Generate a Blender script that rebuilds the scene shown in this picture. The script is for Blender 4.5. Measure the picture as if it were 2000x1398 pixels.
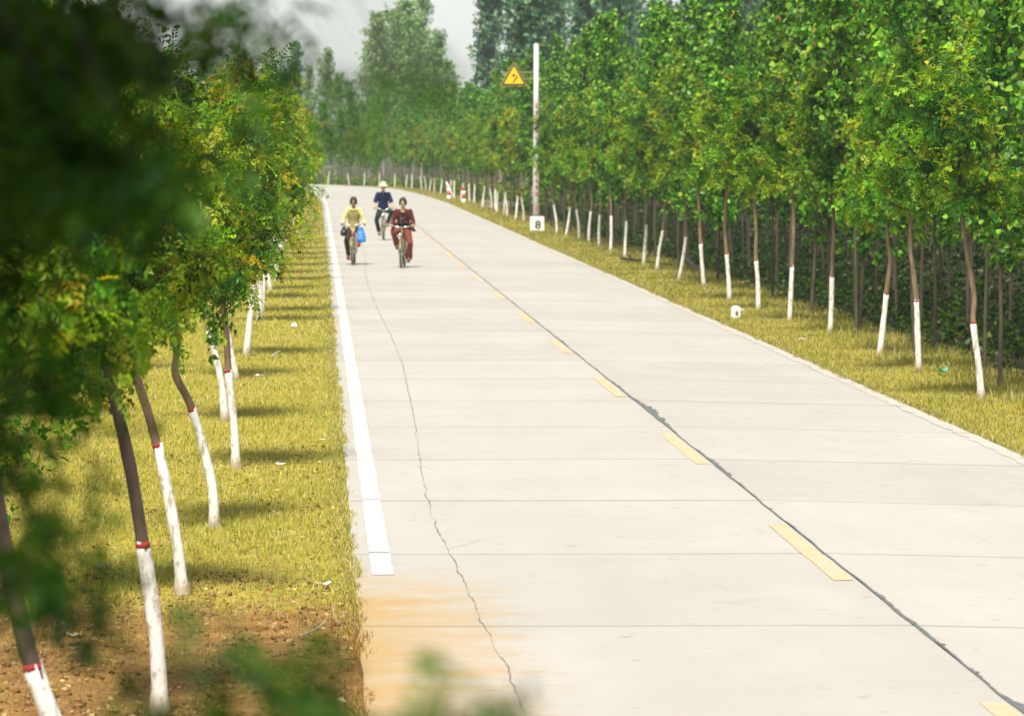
import bpy, bmesh, math, random
import numpy as np
from mathutils import Vector, Matrix

R = math.radians
sc = bpy.context.scene
for o in list(bpy.data.objects):
    bpy.data.objects.remove(o)
random.seed(7)
rng = np.random.default_rng(7)
COL = sc.collection

# ------------------------------------------------------------------ camera, sky, sun, exposure
cam_d = bpy.data.cameras.new('camera')
cam = bpy.data.objects.new('camera', cam_d)
COL.objects.link(cam)
cam.location = (0, 0, 3.0)
cam.rotation_euler = (R(90 - 3.078), 0, R(-2.821))
cam_d.sensor_width = 36.0
cam_d.lens = 138.6
cam_d.clip_start = 0.1
cam_d.clip_end = 6000
cam_d.dof.use_dof = True
cam_d.dof.focus_distance = 34.0
cam_d.dof.aperture_fstop = 5.6
sc.camera = cam

SUN_EL, SUN_AZ = 60.0, 196.0          # azimuth clockwise from +Y (the way the road runs): just behind the camera
w = bpy.data.worlds.new('World')
sc.world = w
w.use_nodes = True
nt = w.node_tree
nt.nodes.clear()
sky = nt.nodes.new('ShaderNodeTexSky')
sky.sky_type = 'NISHITA'
sky.sun_disc = False
sky.sun_elevation = R(SUN_EL)
sky.sun_rotation = R(SUN_AZ)
sky.air_density = 1.0
sky.dust_density = 0.75
sky.ozone_density = 1.0
hs = nt.nodes.new('ShaderNodeHueSaturation')
hs.inputs['Saturation'].default_value = 0.25
bgn = nt.nodes.new('ShaderNodeBackground')
bgn.inputs['Strength'].default_value = 0.098
wo = nt.nodes.new('ShaderNodeOutputWorld')
nt.links.new(sky.outputs[0], hs.inputs['Color'])
nt.links.new(hs.outputs[0], bgn.inputs['Color'])
nt.links.new(bgn.outputs[0], wo.inputs['Surface'])

sun_d = bpy.data.lights.new('sun', 'SUN')
sun_d.energy = 4.4
sun_d.angle = R(14.0)
sun_d.color = (1.0, 0.945, 0.85)
sun = bpy.data.objects.new('sun', sun_d)
COL.objects.link(sun)
to_sun = Vector((math.sin(R(SUN_AZ)) * math.cos(R(SUN_EL)), math.cos(R(SUN_AZ)) * math.cos(R(SUN_EL)), math.sin(R(SUN_EL))))
sun.rotation_euler = to_sun.to_track_quat('Z', 'Y').to_euler()
sun.location = (0, -20, 60)

sc.view_settings.view_transform = 'Standard'
sc.view_settings.look = 'None'
sc.view_settings.gamma = 1.0
sc.view_settings.use_curve_mapping = False
sc.view_settings.exposure = 0.63
sc.render.engine = 'CYCLES'
cy = sc.cycles
cy.max_bounces = 6
cy.diffuse_bounces = 2
cy.glossy_bounces = 2
cy.transmission_bounces = 3
cy.transparent_max_bounces = 8
cy.volume_bounces = 0
cy.use_denoising = True
cy.sample_clamp_indirect = 6.0

# ------------------------------------------------------------------ helpers: tagging, meshes
def tag(o, label=None, cat=None, group=None, kind=None):
    if label: o['label'] = label
    if cat: o['category'] = cat
    if group: o['group'] = group
    if kind: o['kind'] = kind
    return o

def empty(name, loc=(0, 0, 0), rz=0.0, label=None, cat=None, group=None, kind=None):
    o = bpy.data.objects.new(name, None)
    o.empty_display_size = 0.2
    COL.objects.link(o)
    o.location = loc
    o.rotation_euler = (0, 0, rz)
    return tag(o, label, cat, group, kind)

def link(name, mesh, parent=None, loc=None, rz=None):
    o = bpy.data.objects.new(name, mesh)
    COL.objects.link(o)
    if parent is not None: o.parent = parent
    if loc is not None: o.location = loc
    if rz is not None: o.rotation_euler = (0, 0, rz)
    return o

def np_mesh(name, V, F, mat, tint=None, smooth=False):
    """V (n,3), F (m,k) one polygon size; tint (n,3) optional vertex colour"""
    V = np.ascontiguousarray(V, dtype=np.float32)
    F = np.ascontiguousarray(F, dtype=np.int32)
    m = bpy.data.meshes.new(name)
    n, k = F.shape
    m.vertices.add(len(V))
    m.vertices.foreach_set('co', V.ravel())
    m.loops.add(n * k)
    m.loops.foreach_set('vertex_index', F.ravel())
    m.polygons.add(n)
    m.polygons.foreach_set('loop_start', np.arange(0, n * k, k, dtype=np.int32))
    m.polygons.foreach_set('loop_total', np.full(n, k, dtype=np.int32))
    if smooth:
        m.polygons.foreach_set('use_smooth', np.ones(n, dtype=bool))
    m.update(calc_edges=True)
    if tint is not None:
        a = m.color_attributes.new('tint', 'FLOAT_COLOR', 'POINT')
        c = np.ones((len(V), 4), dtype=np.float32)
        c[:, :3] = tint
        a.data.foreach_set('color', c.ravel())
    if mat: m.materials.append(mat)
    return m

class MB:
    def __init__(self):
        self.v = []; self.f = []; self.s = []
    def add(self, vs, fs, smooth=False):
        b = len(self.v)
        self.v += [tuple(p) for p in vs]
        self.f += [tuple(i + b for i in f) for f in fs]
        self.s += [smooth] * len(fs)
        return self
    def box(self, c, size, rot=None, taper=1.0):
        x, y, z = [s / 2 for s in size]
        t = taper
        P = [(-x, -y, -z), (x, -y, -z), (x, y, -z), (-x, y, -z), (-x * t, -y * t, z), (x * t, -y * t, z), (x * t, y * t, z), (-x * t, y * t, z)]
        c = Vector(c)
        P = [(rot @ Vector(p) if rot else Vector(p)) + c for p in P]
        return self.add(P, [(0, 3, 2, 1), (4, 5, 6, 7), (0, 1, 5, 4), (1, 2, 6, 5), (2, 3, 7, 6), (3, 0, 4, 7)])
    def tube(self, pts, radii, n=8, cap=True, ell=None):
        pts = [Vector(p) for p in pts]
        if not hasattr(radii, '__len__'): radii = [radii] * len(pts)
        rings = []
        up = Vector((0.13, 0.21, 0.97))
        for i, p in enumerate(pts):
            a = pts[max(i - 1, 0)]; b = pts[min(i + 1, len(pts) - 1)]
            d = (b - a)
            if d.length < 1e-9: d = Vector((0, 0, 1))
            d.normalize()
            if i == 0:
                r0 = Vector((1, 0, 0)) if abs(d.x) < 0.8 else Vector((0, 1, 0))
                u = (r0 - d * r0.dot(d)).normalized()
            else:
                u = (u - d * u.dot(d)).normalized()
            v = d.cross(u)
            r = radii[i]
            ex, ey = (1, 1) if ell is None else ell
            rings.append([p + u * (math.cos(2 * math.pi * k / n) * r * ex) + v * (math.sin(2 * math.pi * k / n) * r * ey) for k in range(n)])
        vs = [q for ring in rings for q in ring]
        fs = []
        for i in range(len(pts) - 1):
            for k in range(n):
                k2 = (k + 1) % n
                fs.append((i * n + k, i * n + k2, (i + 1) * n + k2, (i + 1) * n + k))
        if cap:
            fs.append(tuple(range(n - 1, -1, -1)))
            fs.append(tuple((len(pts) - 1) * n + k for k in range(n)))
        return self.add(vs, fs, True)
    def ball(self, c, r, n=10, m=7):
        rx, ry, rz = (r, r, r) if not hasattr(r, '__len__') else r
        vs = [(c[0], c[1], c[2] - rz)]
        for j in range(1, m):
            t = math.pi * j / m
            for k in range(n):
                a = 2 * math.pi * k / n
                vs.append((c[0] + rx * math.sin(t) * math.cos(a), c[1] + ry * math.sin(t) * math.sin(a), c[2] - rz * math.cos(t)))
        vs.append((c[0], c[1], c[2] + rz))
        fs = [(0, 1 + (k + 1) % n, 1 + k) for k in range(n)]
        for j in range(m - 2):
            for k in range(n):
                a = 1 + j * n; b = a + n
                fs.append((a + k, a + (k + 1) % n, b + (k + 1) % n, b + k))
        last = 1 + (m - 2) * n
        fs += [(last + k, last + (k + 1) % n, len(vs) - 1) for k in range(n)]
        return self.add(vs, fs, True)
    def limb(self, pts, radii):
        self.tube(pts, radii, 10)
        for p, r in zip(pts, radii): self.ball(p, r)
        return self
    def loft(self, secs, n=16):
        """secs: (x,y,z,rx,ry) ellipses stacked"""
        vs = []
        for (x, y, z, rx, ry) in secs:
            for k in range(n):
                a = 2 * math.pi * k / n
                vs.append((x + rx * math.cos(a), y + ry * math.sin(a), z))
        fs = []
        for i in range(len(secs) - 1):
            for k in range(n):
                k2 = (k + 1) % n
                fs.append((i * n + k, i * n + k2, (i + 1) * n + k2, (i + 1) * n + k))
        fs.append(tuple(range(n - 1, -1, -1)))
        fs.append(tuple((len(secs) - 1) * n + k for k in range(n)))
        return self.add(vs, fs, True)
    def prism(self, poly, y0, y1):
        """outline in x,z extruded along y"""
        n = len(poly)
        vs = [(p[0], y0, p[1]) for p in poly] + [(p[0], y1, p[1]) for p in poly]
        fs = [tuple(range(n)), tuple(range(2 * n - 1, n - 1, -1))]
        fs += [(i, i + n, (i + 1) % n + n, (i + 1) % n) for i in range(n)]
        return self.add(vs, fs)
    def mesh(self, name, mat):
        m = bpy.data.meshes.new(name)
        m.from_pydata(self.v, [], self.f)
        for p, s in zip(m.polygons, self.s): p.use_smooth = s
        if mat: m.materials.append(mat)
        bm = bmesh.new(); bm.from_mesh(m)
        bmesh.ops.recalc_face_normals(bm, faces=bm.faces)
        bm.to_mesh(m); bm.free()
        m.update()
        return m
    def obj(self, name, mat, parent=None, loc=None, bevel=0.0):
        o = link(name, self.mesh(name, mat), parent, loc)
        if bevel:
            b = o.modifiers.new('bevel', 'BEVEL'); b.width = bevel; b.segments = 2; b.limit_method = 'ANGLE'
        return o
    def organic(self, name, mat, parent=None, voxel=0.012, smooth=4, cut=None, solid=0.0):
        """one continuous skin over the closed pieces"""
        m0 = self.mesh(name, None)
        t = bpy.data.objects.new('tmp', m0); COL.objects.link(t)
        r = t.modifiers.new('r', 'REMESH'); r.mode = 'VOXEL'; r.voxel_size = voxel
        s = t.modifiers.new('s', 'SMOOTH'); s.iterations = smooth; s.factor = 0.5
        dg = bpy.context.evaluated_depsgraph_get()
        m = bpy.data.meshes.new_from_object(t.evaluated_get(dg))
        bpy.data.objects.remove(t)
        bpy.data.meshes.remove(m0)
        m.name = name
        if cut:
            bm = bmesh.new(); bm.from_mesh(m)
            dead = [f for f in bm.faces if cut(f.calc_center_median())]
            bmesh.ops.delete(bm, geom=dead, context='FACES')
            bm.to_mesh(m); bm.free()
        m.materials.clear(); m.materials.append(mat)
        m.polygons.foreach_set('use_smooth', [True] * len(m.polygons))
        m.update()
        o = link(name, m, parent)
        if solid:
            q = o.modifiers.new('cloth', 'SOLIDIFY'); q.thickness = solid
        return o

def smooth_line(pts, n):
    """Catmull-Rom through pts, n samples per span"""
    P = [Vector(p) for p in pts]
    P = [P[0] * 2 - P[1]] + P + [P[-1] * 2 - P[-2]]
    out = []
    for i in range(1, len(P) - 2):
        a, b, c, d = P[i - 1], P[i], P[i + 1], P[i + 2]
        for k in range(n):
            t = k / n
            out.append(0.5 * ((2 * b) + (c - a) * t + (2 * a - 5 * b + 4 * c - d) * t * t + (3 * b - 3 * c + d - a) * t ** 3))
    out.append(P[-2])
    return out

# ------------------------------------------------------------------ materials
def new_mat(name):
    m = bpy.data.materials.new(name)
    m.use_nodes = True
    n = m.node_tree
    b = n.nodes['Principled BSDF']
    return m, n, b

def node(n, t, **kw):
    x = n.nodes.new(t)
    for k, v in kw.items(): setattr(x, k, v)
    return x

def noise(n, scale, detail=4, rough=0.55, vec=None, stretch=None):
    t = node(n, 'ShaderNodeTexNoise')
    t.inputs['Scale'].default_value = scale
    t.inputs['Detail'].default_value = detail
    t.inputs['Roughness'].default_value = rough
    if vec is None:
        tc = node(n, 'ShaderNodeTexCoord'); vec = tc.outputs['Object']
    if stretch:
        mp = node(n, 'ShaderNodeMapping'); mp.inputs['Scale'].default_value = stretch
        n.links.new(vec, mp.inputs['Vector']); vec = mp.outputs[0]
    n.links.new(vec, t.inputs['Vector'])
    return t.outputs['Fac']

def ramp(n, fac, stops):
    r = node(n, 'ShaderNodeValToRGB')
    el = r.color_ramp.elements
    while len(el) < len(stops): el.new(0.5)
    for e, (p, c) in zip(el, stops):
        e.position = p
        e.color = (c, c, c, 1) if not hasattr(c, '__len__') else (*c, 1)
    n.links.new(fac, r.inputs['Fac'])
    return r.outputs['Color']

def mix(n, fac, a, b, mode='MIX'):
    x = node(n, 'ShaderNodeMix', data_type='RGBA', blend_type=mode)
    for s, v in ((x.inputs['Factor'], fac), (x.inputs[6], a), (x.inputs[7], b)):
        if hasattr(v, 'is_output'): n.links.new(v, s)
        elif hasattr(v, '__len__'): s.default_value = (*v, 1)
        else: s.default_value = v
    return x.outputs[2]

def mathn(n, op, a, b=None, c=None, clamp=False):
    x = node(n, 'ShaderNodeMath', operation=op, use_clamp=clamp)
    for i, v in enumerate((a, b, c)):
        if v is None: continue
        if hasattr(v, 'is_output'): n.links.new(v, x.inputs[i])
        else: x.inputs[i].default_value = v
    return x.outputs[0]

def bump(n, b, h, strength=0.3, dist=0.02):
    x = node(n, 'ShaderNodeBump')
    x.inputs['Strength'].default_value = strength
    x.inputs['Distance'].default_value = dist
    n.links.new(h, x.inputs['Height'])
    n.links.new(x.outputs[0], b.inputs['Normal'])

def plain(name, c, rough=0.6, var=0.25, scale=20.0, metal=0.0, spec=0.5, bmp=0.0):
    m, n, b = new_mat(name)
    f = noise(n, scale)
    lo = tuple(x * (1 - var) for x in c); hi = tuple(min(x * (1 + var), 1) for x in c)
    n.links.new(ramp(n, f, [(0.3, lo), (0.7, hi)]), b.inputs['Base Color'])
    b.inputs['Roughness'].default_value = rough
    b.inputs['Metallic'].default_value = metal
    b.inputs['Specular IOR Level'].default_value = spec
    if bmp: bump(n, b, f, bmp, 0.01)
    return m

def leaf_mat(name, trans=0.38, hue=0.02, val=0.25, gloss=0.05):
    m, n, b = new_mat(name)
    n.nodes.remove(b)
    out = n.nodes['Material Output']
    at = node(n, 'ShaderNodeAttribute', attribute_name='tint')
    oi = node(n, 'ShaderNodeObjectInfo')
    h = node(n, 'ShaderNodeHueSaturation')
    n.links.new(at.outputs['Color'], h.inputs['Color'])
    n.links.new(mathn(n, 'MULTIPLY_ADD', oi.outputs['Random'], hue, 0.5 - hue / 2), h.inputs['Hue'])
    n.links.new(mathn(n, 'MULTIPLY_ADD', oi.outputs['Random'], val, 1.0 - val / 2), h.inputs['Value'])
    col = h.outputs[0]
    d = node(n, 'ShaderNodeBsdfDiffuse'); n.links.new(col, d.inputs['Color'])
    t = node(n, 'ShaderNodeBsdfTranslucent')
    n.links.new(mix(n, 1.0, col, (1.35, 1.3, 0.55), 'MULTIPLY'), t.inputs['Color'])
    g = node(n, 'ShaderNodeBsdfGlossy'); g.inputs['Roughness'].default_value = 0.45
    g.inputs['Color'].default_value = (1, 1, 1, 1)
    a = node(n, 'ShaderNodeMixShader'); a.inputs[0].default_value = trans
    n.links.new(d.outputs[0], a.inputs[1]); n.links.new(t.outputs[0], a.inputs[2])
    a2 = node(n, 'ShaderNodeMixShader'); a2.inputs[0].default_value = gloss
    n.links.new(a.outputs[0], a2.inputs[1]); n.links.new(g.outputs[0], a2.inputs[2])
    n.links.new(a2.outputs[0], out.inputs['Surface'])
    return m

M = {}
M['leaf'] = leaf_mat('leaf_green', trans=0.34, hue=0.012, val=0.3, gloss=0.015)
M['poplar_leaf'] = leaf_mat('leaf_poplar', trans=0.32, gloss=0.02)
M['leaf_painted_shade'] = leaf_mat('leaf_painted_shade', trans=0.28, gloss=0.01)  # overhanging tree only: less translucent, stands for leaves in shade
M['grass'] = leaf_mat('grass_blade', trans=0.25, hue=0.0, val=0.0, gloss=0.02)

def bark(name, c1, c2, scale=14):
    m, n, b = new_mat(name)
    f = noise(n, scale, 6, 0.65, stretch=(1, 1, 0.25))
    n.links.new(ramp(n, f, [(0.3, c1), (0.7, c2)]), b.inputs['Base Color'])
    b.inputs['Roughness'].default_value = 0.85
    bump(n, b, f, 0.5, 0.01)
    return m
M['bark'] = bark('bark_grey_brown', (0.09, 0.06, 0.035), (0.30, 0.21, 0.12))
M['bark_dark'] = bark('bark_dark', (0.035, 0.025, 0.018), (0.12, 0.085, 0.055))
M['bark_poplar'] = bark('bark_poplar', (0.035, 0.028, 0.018), (0.12, 0.095, 0.06), 9)
M['bark_pale'] = bark('bark_pale_poplar', (0.25, 0.23, 0.18), (0.50, 0.47, 0.39), 5)
M['twig'] = plain('twig', (0.05, 0.042, 0.025), 0.8)

def whitewash():
    m, n, b = new_mat('whitewash')
    f = noise(n, 22, 6, 0.7, stretch=(1, 1, 0.4))
    g = noise(n, 5, 3, 0.6)
    c = mix(n, ramp(n, f, [(0.525, 0.0), (0.60, 0.9)]), (0.80, 0.78, 0.73), (0.38, 0.33, 0.25))
    c = mix(n, ramp(n, g, [(0.45, 0.0), (0.8, 0.5)]), c, (0.70, 0.69, 0.64))
    tc = node(n, 'ShaderNodeTexCoord'); sx = node(n, 'ShaderNodeSeparateXYZ'); n.links.new(tc.outputs['Object'], sx.inputs[0])
    mud = mathn(n, 'SUBTRACT', mathn(n, 'MULTIPLY', g, 0.42), sx.outputs[2])
    c = mix(n, ramp(n, mathn(n, 'MULTIPLY', mud, 6.0), [(0.0, 0.0), (1.0, 0.8)]), c, (0.33, 0.25, 0.14))
    n.links.new(c, b.inputs['Base Color'])
    b.inputs['Roughness'].default_value = 0.9
    bump(n, b, f, 0.7, 0.012)
    return m
M['whitewash'] = whitewash()
M['red_paint'] = plain('red_paint', (0.36, 0.03, 0.025), 0.9, 0.5, 60)

def concrete():
    m, n, b = new_mat('concrete_slab')
    geo = node(n, 'ShaderNodeNewGeometry')
    P = geo.outputs['Position']
    big = noise(n, 0.35, 4, 0.6, P)
    mid = noise(n, 2.2, 5, 0.65, P)
    fine = noise(n, 60, 3, 0.7, P, (0.12, 1, 1))          # broom marks run across the road
    spk = noise(n, 9, 2, 0.5, P, (0.5, 1.6, 1))
    c = ramp(n, big, [(0.3, (0.385, 0.365, 0.33)), (0.7, (0.43, 0.41, 0.375))])
    c = mix(n, ramp(n, mid, [(0.35, 0.30), (0.62, 0.0)]), c, (0.36, 0.345, 0.315))
    c = mix(n, ramp(n, fine, [(0.40, 0.16), (0.6, 0.0)]), c, (0.36, 0.33, 0.28))
    c = mix(n, ramp(n, spk, [(0.70, 0.0), (0.74, 0.75)]), c, (0.14, 0.12, 0.09))
    oi = node(n, 'ShaderNodeObjectInfo')
    c = mix(n, 1.0, c, ramp(n, oi.outputs['Random'], [(0.0, 0.955), (1.0, 1.03)]), 'MULTIPLY')
    oil = noise(n, 1.1, 3, 0.6, P, (0.8, 0.5, 1))
    c = mix(n, ramp(n, oil, [(0.66, 0.0), (0.76, 0.28)]), c, (0.24, 0.19, 0.12))
    pale = noise(n, 0.6, 4, 0.6, P, (1.3, 0.4, 1))
    c = mix(n, ramp(n, pale, [(0.52, 0.0), (0.72, 0.3)]), c, (0.48, 0.46, 0.425))
    grit = noise(n, 34, 2, 0.6, P, (0.55, 1.5, 1))
    c = mix(n, ramp(n, grit, [(0.70, 0.0), (0.76, 0.5)]), c, (0.20, 0.17, 0.12))
    # tyre lanes: slightly polished darker ribbons along the road
    sx = node(n, 'ShaderNodeSeparateXYZ'); n.links.new(P, sx.inputs[0])
    X, Y = sx.outputs[0], sx.outputs[1]
    wv = mathn(n, 'SINE', mathn(n, 'MULTIPLY_ADD', X, 3.5, 0.9))
    c = mix(n, mathn(n, 'MULTIPLY', mathn(n, 'MULTIPLY', ramp(n, wv, [(0.45, 0.0), (1.0, 1.0)]), 0.10), mid), c, (0.30, 0.28, 0.24))
    # soil washed on to the slabs by the dirt entrance
    st = noise(n, 2.6, 6, 0.7, P, (0.6, 1.0, 1))
    ax = mathn(n, 'SUBTRACT', 1.0, mathn(n, 'MULTIPLY', mathn(n, 'SUBTRACT', X, 0.15), 0.95))
    ay = mathn(n, 'MULTIPLY', mathn(n, 'SUBTRACT', mathn(n, 'MULTIPLY_ADD', st, 3.0, 26.6), Y), 0.45, clamp=True)
    k = mathn(n, 'MULTIPLY', mathn(n, 'MULTIPLY_ADD', st, 2.2, mathn(n, 'SUBTRACT', ax, 0.95)), ay, clamp=True)
    c = mix(n, mathn(n, 'MULTIPLY', k, 0.85), c, (0.40, 0.26, 0.09))
    n.links.new(c, b.inputs['Base Color'])
    b.inputs['Roughness'].default_value = 0.85
    b.inputs['Specular IOR Level'].default_value = 0.25
    bump(n, b, fine, 0.12, 0.004)
    return m
M['concrete'] = concrete()
M['joint'] = plain('joint_dirt', (0.075, 0.06, 0.04), 0.95, 0.4, 8)
M['tar'] = plain('tar_seal', (0.125, 0.13, 0.125), 0.55, 0.35, 14)
M['crack'] = plain('crack', (0.19, 0.165, 0.13), 0.9, 0.3, 14)

def paint(name, c, keep, base=(0.55, 0.50, 0.43), worn=0.5):
    m, n, b = new_mat(name)
    geo = node(n, 'ShaderNodeNewGeometry')
    f = noise(n, 7, 6, 0.75, geo.outputs['Position'])
    n.links.new(mix(n, mathn(n, 'MAXIMUM', ramp(n, f, [(worn - .15, 0.8 * keep), (worn + .15, 0.0)]), ramp(n, noise(n, 45, 3, 0.7, geo.outputs['Position']), [(0.34, keep), (0.42, 0.0)])), c, base), b.inputs['Base Color'])
    b.inputs['Roughness'].default_value = 0.7
    return m
M['white_line'] = paint('white_line_paint', (0.62, 0.60, 0.56), 0.8, (0.47, 0.44, 0.395), 0.50)
M['edge_worn'] = paint('worn_white_line_paint', (0.47, 0.44, 0.385), 1.0, (0.42, 0.39, 0.34))
M['yellow_line'] = paint('yellow_line_paint', (0.64, 0.365, 0.10), 0.9, (0.46, 0.43, 0.385), 0.56)

def ground_mat():
    m, n, b = new_mat('ground_soil_and_turf')
    geo = node(n, 'ShaderNodeNewGeometry'); P = geo.outputs['Position']
    at = node(n, 'ShaderNodeAttribute', attribute_name='tint')
    a = noise(n, 0.8, 5, 0.65, P); f = noise(n, 14, 5, 0.75, P); q = noise(n, 3.0, 4, 0.6, P)
    turf = ramp(n, a, [(0.3, (0.34, 0.29, 0.035)), (0.55, (0.42, 0.35, 0.05)), (0.75, (0.47, 0.38, 0.085))])
    turf = mix(n, ramp(n, f, [(0.35, 0.65), (0.6, 0.0)]), turf, (0.09, 0.09, 0.02))
    soil = ramp(n, q, [(0.3, (0.20, 0.10, 0.03)), (0.7, (0.42, 0.25, 0.085))])
    soil = mix(n, ramp(n, f, [(0.3, 0.6), (0.6, 0.0)]), soil, (0.07, 0.04, 0.015))
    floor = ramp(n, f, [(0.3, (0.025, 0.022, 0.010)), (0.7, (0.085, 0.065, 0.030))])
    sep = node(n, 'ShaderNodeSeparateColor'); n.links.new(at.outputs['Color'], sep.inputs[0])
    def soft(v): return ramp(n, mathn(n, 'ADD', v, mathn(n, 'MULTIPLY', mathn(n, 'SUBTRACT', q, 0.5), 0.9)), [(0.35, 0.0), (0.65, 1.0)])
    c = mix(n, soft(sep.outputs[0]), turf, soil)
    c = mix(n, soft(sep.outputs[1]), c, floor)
    n.links.new(c, b.inputs['Base Color'])
    b.inputs['Roughness'].default_value = 1.0
    b.inputs['Specular IOR Level'].default_value = 0.1
    bump(n, b, f, 0.7, 0.04)
    return m
M['ground'] = ground_mat()

# ------------------------------------------------------------------ the road's line: straight, then a bend to the left
XC = 3.73
SS = np.arange(-160, 700, 0.5)
kap = np.where(SS < 200, 0, np.where(SS < 275, 1 / 2500, np.where(SS < 500, 1 / 150, 0)))
HD = np.concatenate([[0], np.cumsum(kap[:-1] * 0.5)])          # heading, left of +Y
CX = XC + np.concatenate([[0], np.cumsum(-np.sin(HD[:-1]) * 0.5)])
CY = SS[0] + np.concatenate([[0], np.cumsum(np.cos(HD[:-1]) * 0.5)])
def path(s, u):
    h = np.interp(s, SS, HD)
    return np.interp(s, SS, CX) + u * np.cos(h), np.interp(s, SS, CY) + u * np.sin(h), h
def nearest(x, y):
    x = np.asarray(x, float); y = np.asarray(y, float)
    s = np.empty(x.shape); u = np.empty(x.shape)
    px, py, ph, ps = CX[::4], CY[::4], HD[::4], SS[::4]
    for i in range(0, len(x), 4000):
        dx = x[i:i + 4000, None] - px; dy = y[i:i + 4000, None] - py
        j = np.argmin(dx * dx + dy * dy, 1)
        ax = x[i:i + 4000] - px[j]; ay = y[i:i + 4000] - py[j]
        h = ph[j]
        s[i:i + 4000] = ps[j] - np.sin(h) * ax + np.cos(h) * ay
        u[i:i + 4000] = np.cos(h) * ax + np.sin(h) * ay
    return s, u
UL, UR = -3.49, 3.27
def road_z(u): return np.where(np.asarray(u) < 0, 0.003 * np.asarray(u), -0.021 * np.asarray(u))
def sstep(a, b, x):
    t = np.clip((np.asarray(x, float) - a) / (b - a), 0, 1); return t * t * (3 - 2 * t)
def ground_z(x, y, u):
    x = np.asarray(x, float); y = np.asarray(y, float); u = np.asarray(u, float)
    bumps = 0.022 * np.sin(x * 2.1 + y * 0.7) * np.sin(y * 1.3 - x * 0.9) + 0.012 * np.sin(x * 5.3) * np.sin(y * 4.1 + x)
    bumps = bumps * sstep(0.1, 1.0, np.where(u < 0, UL - u, u - UR))
    left = -0.035 - 0.25 * sstep(7, 14, -u)
    right = -0.095 - 0.06 * sstep(4.8, 5.6, u) - 0.40 * sstep(6, 9, u)
    z = np.where(u < 0, left, right) + bumps
    return np.where((u > UL + 0.05) & (u < UR - 0.05), -0.16, z)

# ground sheet
xs = np.concatenate([[-900, -500, -250, -120, -70, -45], np.arange(-32, -6, 1.0), np.arange(-6, 0.15, 0.25), [0.17, 0.225, 0.31, 1.5, 3.7, 5.5, 6.9, 6.985, 7.05], np.arange(7.25, 13, 0.3), np.arange(13, 45, 1.2), [50, 65, 90, 140, 250, 500, 1000]])
ys = np.concatenate([[-150, -60, -20, -8], np.arange(0, 60, 0.4), np.arange(60, 140, 0.8), np.arange(140, 360, 1.6), [370, 385, 410, 450, 520, 650, 900, 1300]])
GX, GY = np.meshgrid(xs, ys)
gx, gy = GX.ravel(), GY.ravel()
gs, gu = nearest(gx, gy)
gz = ground_z(gx, gy, gu)
nx, ny = len(xs), len(ys)
ii = (np.arange(ny - 1)[:, None] * nx + np.arange(nx - 1)[None, :]).ravel()
gf = np.stack([ii, ii + 1, ii + 1 + nx, ii + nx], 1)
gt = np.zeros((len(gx), 3))
gt[:, 0] = (1 - sstep(24.0, 28.6, gy)) * 0.85 * sstep(-0.5, 0.3, UL - gu + 0.3) * (1 - sstep(6, 9, -gu))
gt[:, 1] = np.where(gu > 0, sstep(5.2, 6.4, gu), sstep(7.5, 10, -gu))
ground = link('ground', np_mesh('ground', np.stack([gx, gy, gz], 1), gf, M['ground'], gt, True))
tag(ground, kind='structure')

# ------------------------------------------------------------------ road: slabs with open joints, seal, crack, markings
road = empty('road', (0, 0, 0), kind='structure')
L = 4.38
SK = 0.06                                            # joints run slightly askew
def slab_mesh(s0, u0, u1, world):
    nu, nv = 4, 8
    us = np.linspace(u0, u1, nu + 1); vs = np.linspace(0, L, nv + 1)
    V = []
    for j, v in enumerate(vs):
        for i, u in enumerate(us):
            du = dv = 0.0
            if j == 0: dv = 0.018 + abs(random.gauss(0, 0.010))
            if j == nv: dv = -0.018 - abs(random.gauss(0, 0.010))
            if i == 0: du = 0.004 + random.uniform(0, 0.003) if u0 > -1 else random.uniform(0, 0.02)
            if i == nu: du = -0.004 - random.uniform(0, 0.003) if u1 < 1 else -random.uniform(0, 0.02)
            V.append((u + du, v + dv - SK * (u - UL), float(road_z(u))))
    n1 = nu + 1
    F = [(j * n1 + i, j * n1 + i + 1, (j + 1) * n1 + i + 1, (j + 1) * n1 + i) for j in range(nv) for i in range(nu)]
    rim = [i for i in range(n1)] + [j * n1 + nu for j in range(1, nv + 1)] + [nv * n1 + i for i in range(nu - 1, -1, -1)] + [j * n1 for j in range(nv - 1, 0, -1)]
    b = len(V)
    V += [(V[k][0], V[k][1], V[k][2] - 0.12) for k in rim]
    m = len(rim)
    F += [(rim[(k + 1) % m], rim[k], b + k, b + (k + 1) % m) for k in range(m)]
    if world:
        W = []
        for (u, v, z) in V:
            x, y, h = path(s0 + v, u); W.append((float(x), float(y), z))
        V = W
    me = bpy.data.meshes.new('concrete_slab')
    me.from_pydata(V, [], F); me.materials.append(M['concrete']); me.update()
    return me
left_var = [slab_mesh(0, UL, 0, False) for _ in range(5)]
right_var = [slab_mesh(0, 0, UR, False) for _ in range(5)]
S0 = 24.65 - 3 * L
for k in range(0, 78):
    s0 = S0 + k * L
    for lane, var in ((0, left_var), (1, right_var)):
        if s0 < 190:
            o = link('concrete_slab', random.choice(var), road, (XC, s0, random.uniform(-0.001, 0.001)))
        else:
            link('concrete_slab', slab_mesh(s0, (UL, 0)[lane], (0, UR)[lane], True), road)

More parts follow.
